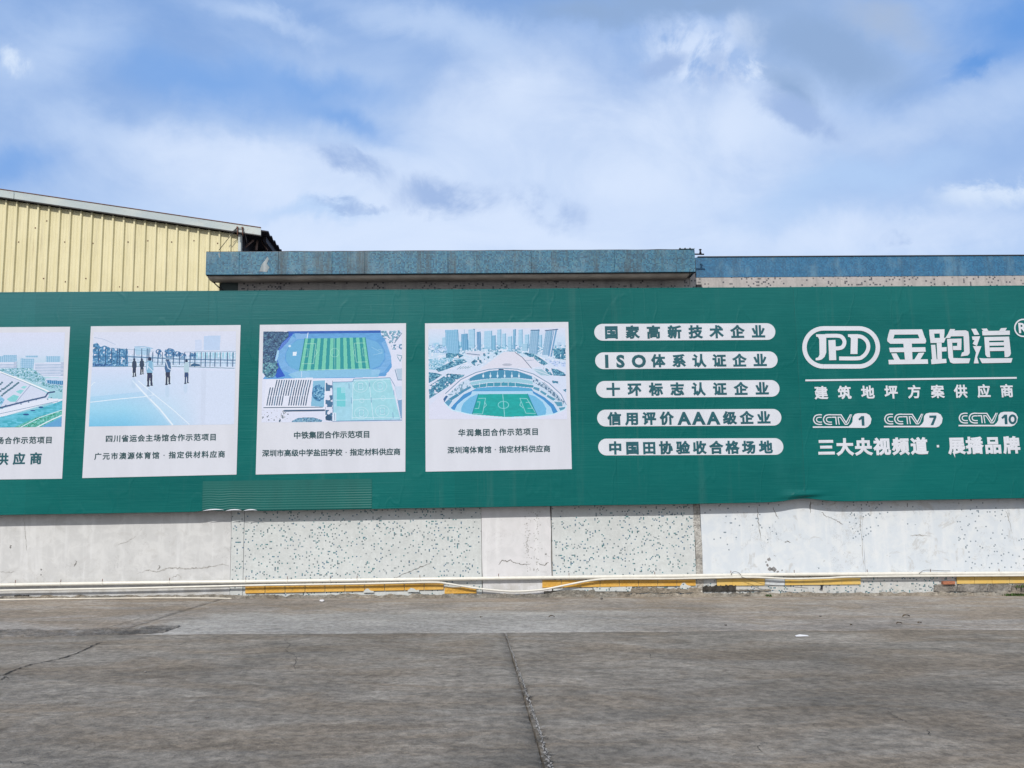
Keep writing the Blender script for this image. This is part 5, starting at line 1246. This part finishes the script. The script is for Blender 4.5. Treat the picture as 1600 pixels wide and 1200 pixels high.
# weeds at the foot of the wall, right
def weed(px0, px1, py, n, h, label, seed, Yp=-.16):
    rr = random.Random(seed); vs = []; fs = []; a = W(px0, py, Yp); b = W(px1, py, Yp); c = (a+b)/2
    for k in range(n):
        t = rr.random(); p = a.lerp(b, t)-c; p.y += rr.uniform(-.07, .09); p.z = 0
        hh = h*rr.uniform(.4, 1.1); ang = rr.uniform(0, 6.28); ln = rr.uniform(.2, .9)*hh; wd = rr.uniform(.006, .013)
        d = Vector((math.cos(ang), math.sin(ang), 0)); sd_ = Vector((-d.y, d.x, 0))*wd; o = len(vs)
        vs += [p-sd_, p+sd_, p+d*ln*.4+Vector((0,0,hh*.65))+sd_*1.3, p+d*ln*.4+Vector((0,0,hh*.65))-sd_*1.3, p+d*ln+Vector((0,0,hh))]
        fs += [(o, o+1, o+2, o+3), (o+3, o+2, o+4)]
    o = mesh_obj('weed', vs, fs, M['grass']); o.location = (c.x, c.y, gz(c.x)-.01); return tag(o, label, 'plant', 'weeds at the foot of the wall')
weed(1570, 1625, 938, 260, .05, 'dense low green weed tuft at the wall foot, farthest right', 1, -.30)
w2 = weed(1588, 1606, 916, 40, .07, 'small green weed growing from the joint under the last yellow tile', 2, -.10); w2.location.z = W(1597, 918, -.1).z
weed(1195, 1206, 936, 26, .05, 'tiny dry weed at the wall foot below the pale yellow tiles', 3, -.2)
#  cracks across the slabs
def ground_crack(pts, wpx, label=None, mat='dirt'):
    P_ = cr([G(x, y, .0065) for x, y in pts], 7); vs = []; fs = []
    for i, p in enumerate(P_):
        d = (P_[min(i+1, len(P_)-1)]-P_[max(i-1, 0)]).normalized(); nrm = Vector((-d.y, d.x, 0))
        p = p+Vector((random.uniform(-.012,.012), random.uniform(-.02,.02), 0)); p.z = gz(p.x)+.0068+.004*fbm(p.x, p.y, .6)
        hw = wpx*random.uniform(.3, 1.4)*(1-abs(2*i/(len(P_)-1)-1)**4*.85); vs += [p+nrm*hw, p-nrm*hw]
    for i in range(len(P_)-1): fs.append((2*i+1, 2*i, 2*i+2, 2*i+3))
    return mesh_obj('crack', vs, fs, M[mat], pav)
def jag(p0, p1, n, amp, seed):
    r_ = random.Random(seed); out = []
    for i in range(n+1):
        t = i/n; out.append((p0[0]+(p1[0]-p0[0])*t+r_.uniform(-amp, amp)*(.4+t), p0[1]+(p1[1]-p0[1])*t+r_.uniform(-.5, .5)))
    return out
def ragged(pts, w0, w1, mat, seed, lift):
    r_ = random.Random(seed); P_ = [G(x, y, 0) for x, y in pts]; vs = []; fs = []
    for i, p in enumerate(P_):
        t = i/(len(P_)-1); hw = (w0+(w1-w0)*t); z = gz(p.x)+.0062+lift+.004*fbm(p.x, p.y, .6)
        vs += [(p.x-hw*r_.uniform(.1, 1.2), p.y, z), (p.x+hw*r_.uniform(.1, 1.2), p.y, z)]
    fs = [(2*i+1, 2*i, 2*i+2, 2*i+3) for i in range(len(P_)-1)]
    mesh_obj('crack', vs, fs, M[mat], pav)
ragged(jag((790,990),(828,1100),60,1.2,1)+jag((829,1102),(862,1203),80,1.6,2), .009, .016, 'spallg', 5, .0)
ragged(jag((790,990),(828,1100),60,1.0,3)+jag((829,1102),(862,1203),80,1.4,4), .002, .005, 'dirt', 6, .001)
ragged([(156+i*1.6, 985-i*.475) for i in range(74)], .010, .003, 'dirt', 8, .0)
rj = random.Random(5)
for k in range(46):
    t = rj.random()**.7; x = 790+70*t+rj.uniform(-2, 2); y = 992+205*t; s_ = rj.choice((-1, 1)); L_ = rj.uniform(3, 13)*(.4+t)
    ground_crack([(x, y), (x+s_*L_*.5, y+rj.uniform(-1.5, 1.5)), (x+s_*L_, y+rj.uniform(-2.5, 2.5))], rj.uniform(.002, .0045), mat=rj.choice(('dirt', 'dirt', 'spallg')))
ground_crack([(175,1000),(150,1006),(128,1017),(100,1027),(70,1034),(45,1039),(25,1046),(5,1054),(-20,1060)], .012)
ground_crack([(2,1062),(8,1057),(14,1060)], .008)
for pts, wd in [([(440,996),(452,1008),(446,1016),(462,1026),(460,1040),(466,1052)], .002), ([(1190,1176),(1186,1166),(1194,1160)], .0025), ([(0,1189),(30,1192),(60,1197)], .004),
                ([(1385,1110),(1400,1120),(1415,1128)], .002), ([(1450,1140),(1452,1150)], .003), ([(1015,1020),(1017,1030)], .004), ([(270,1010),(300,1002),(340,995)], .003)]:
    ground_crack(pts, wd)
bpy.context.view_layer.update()
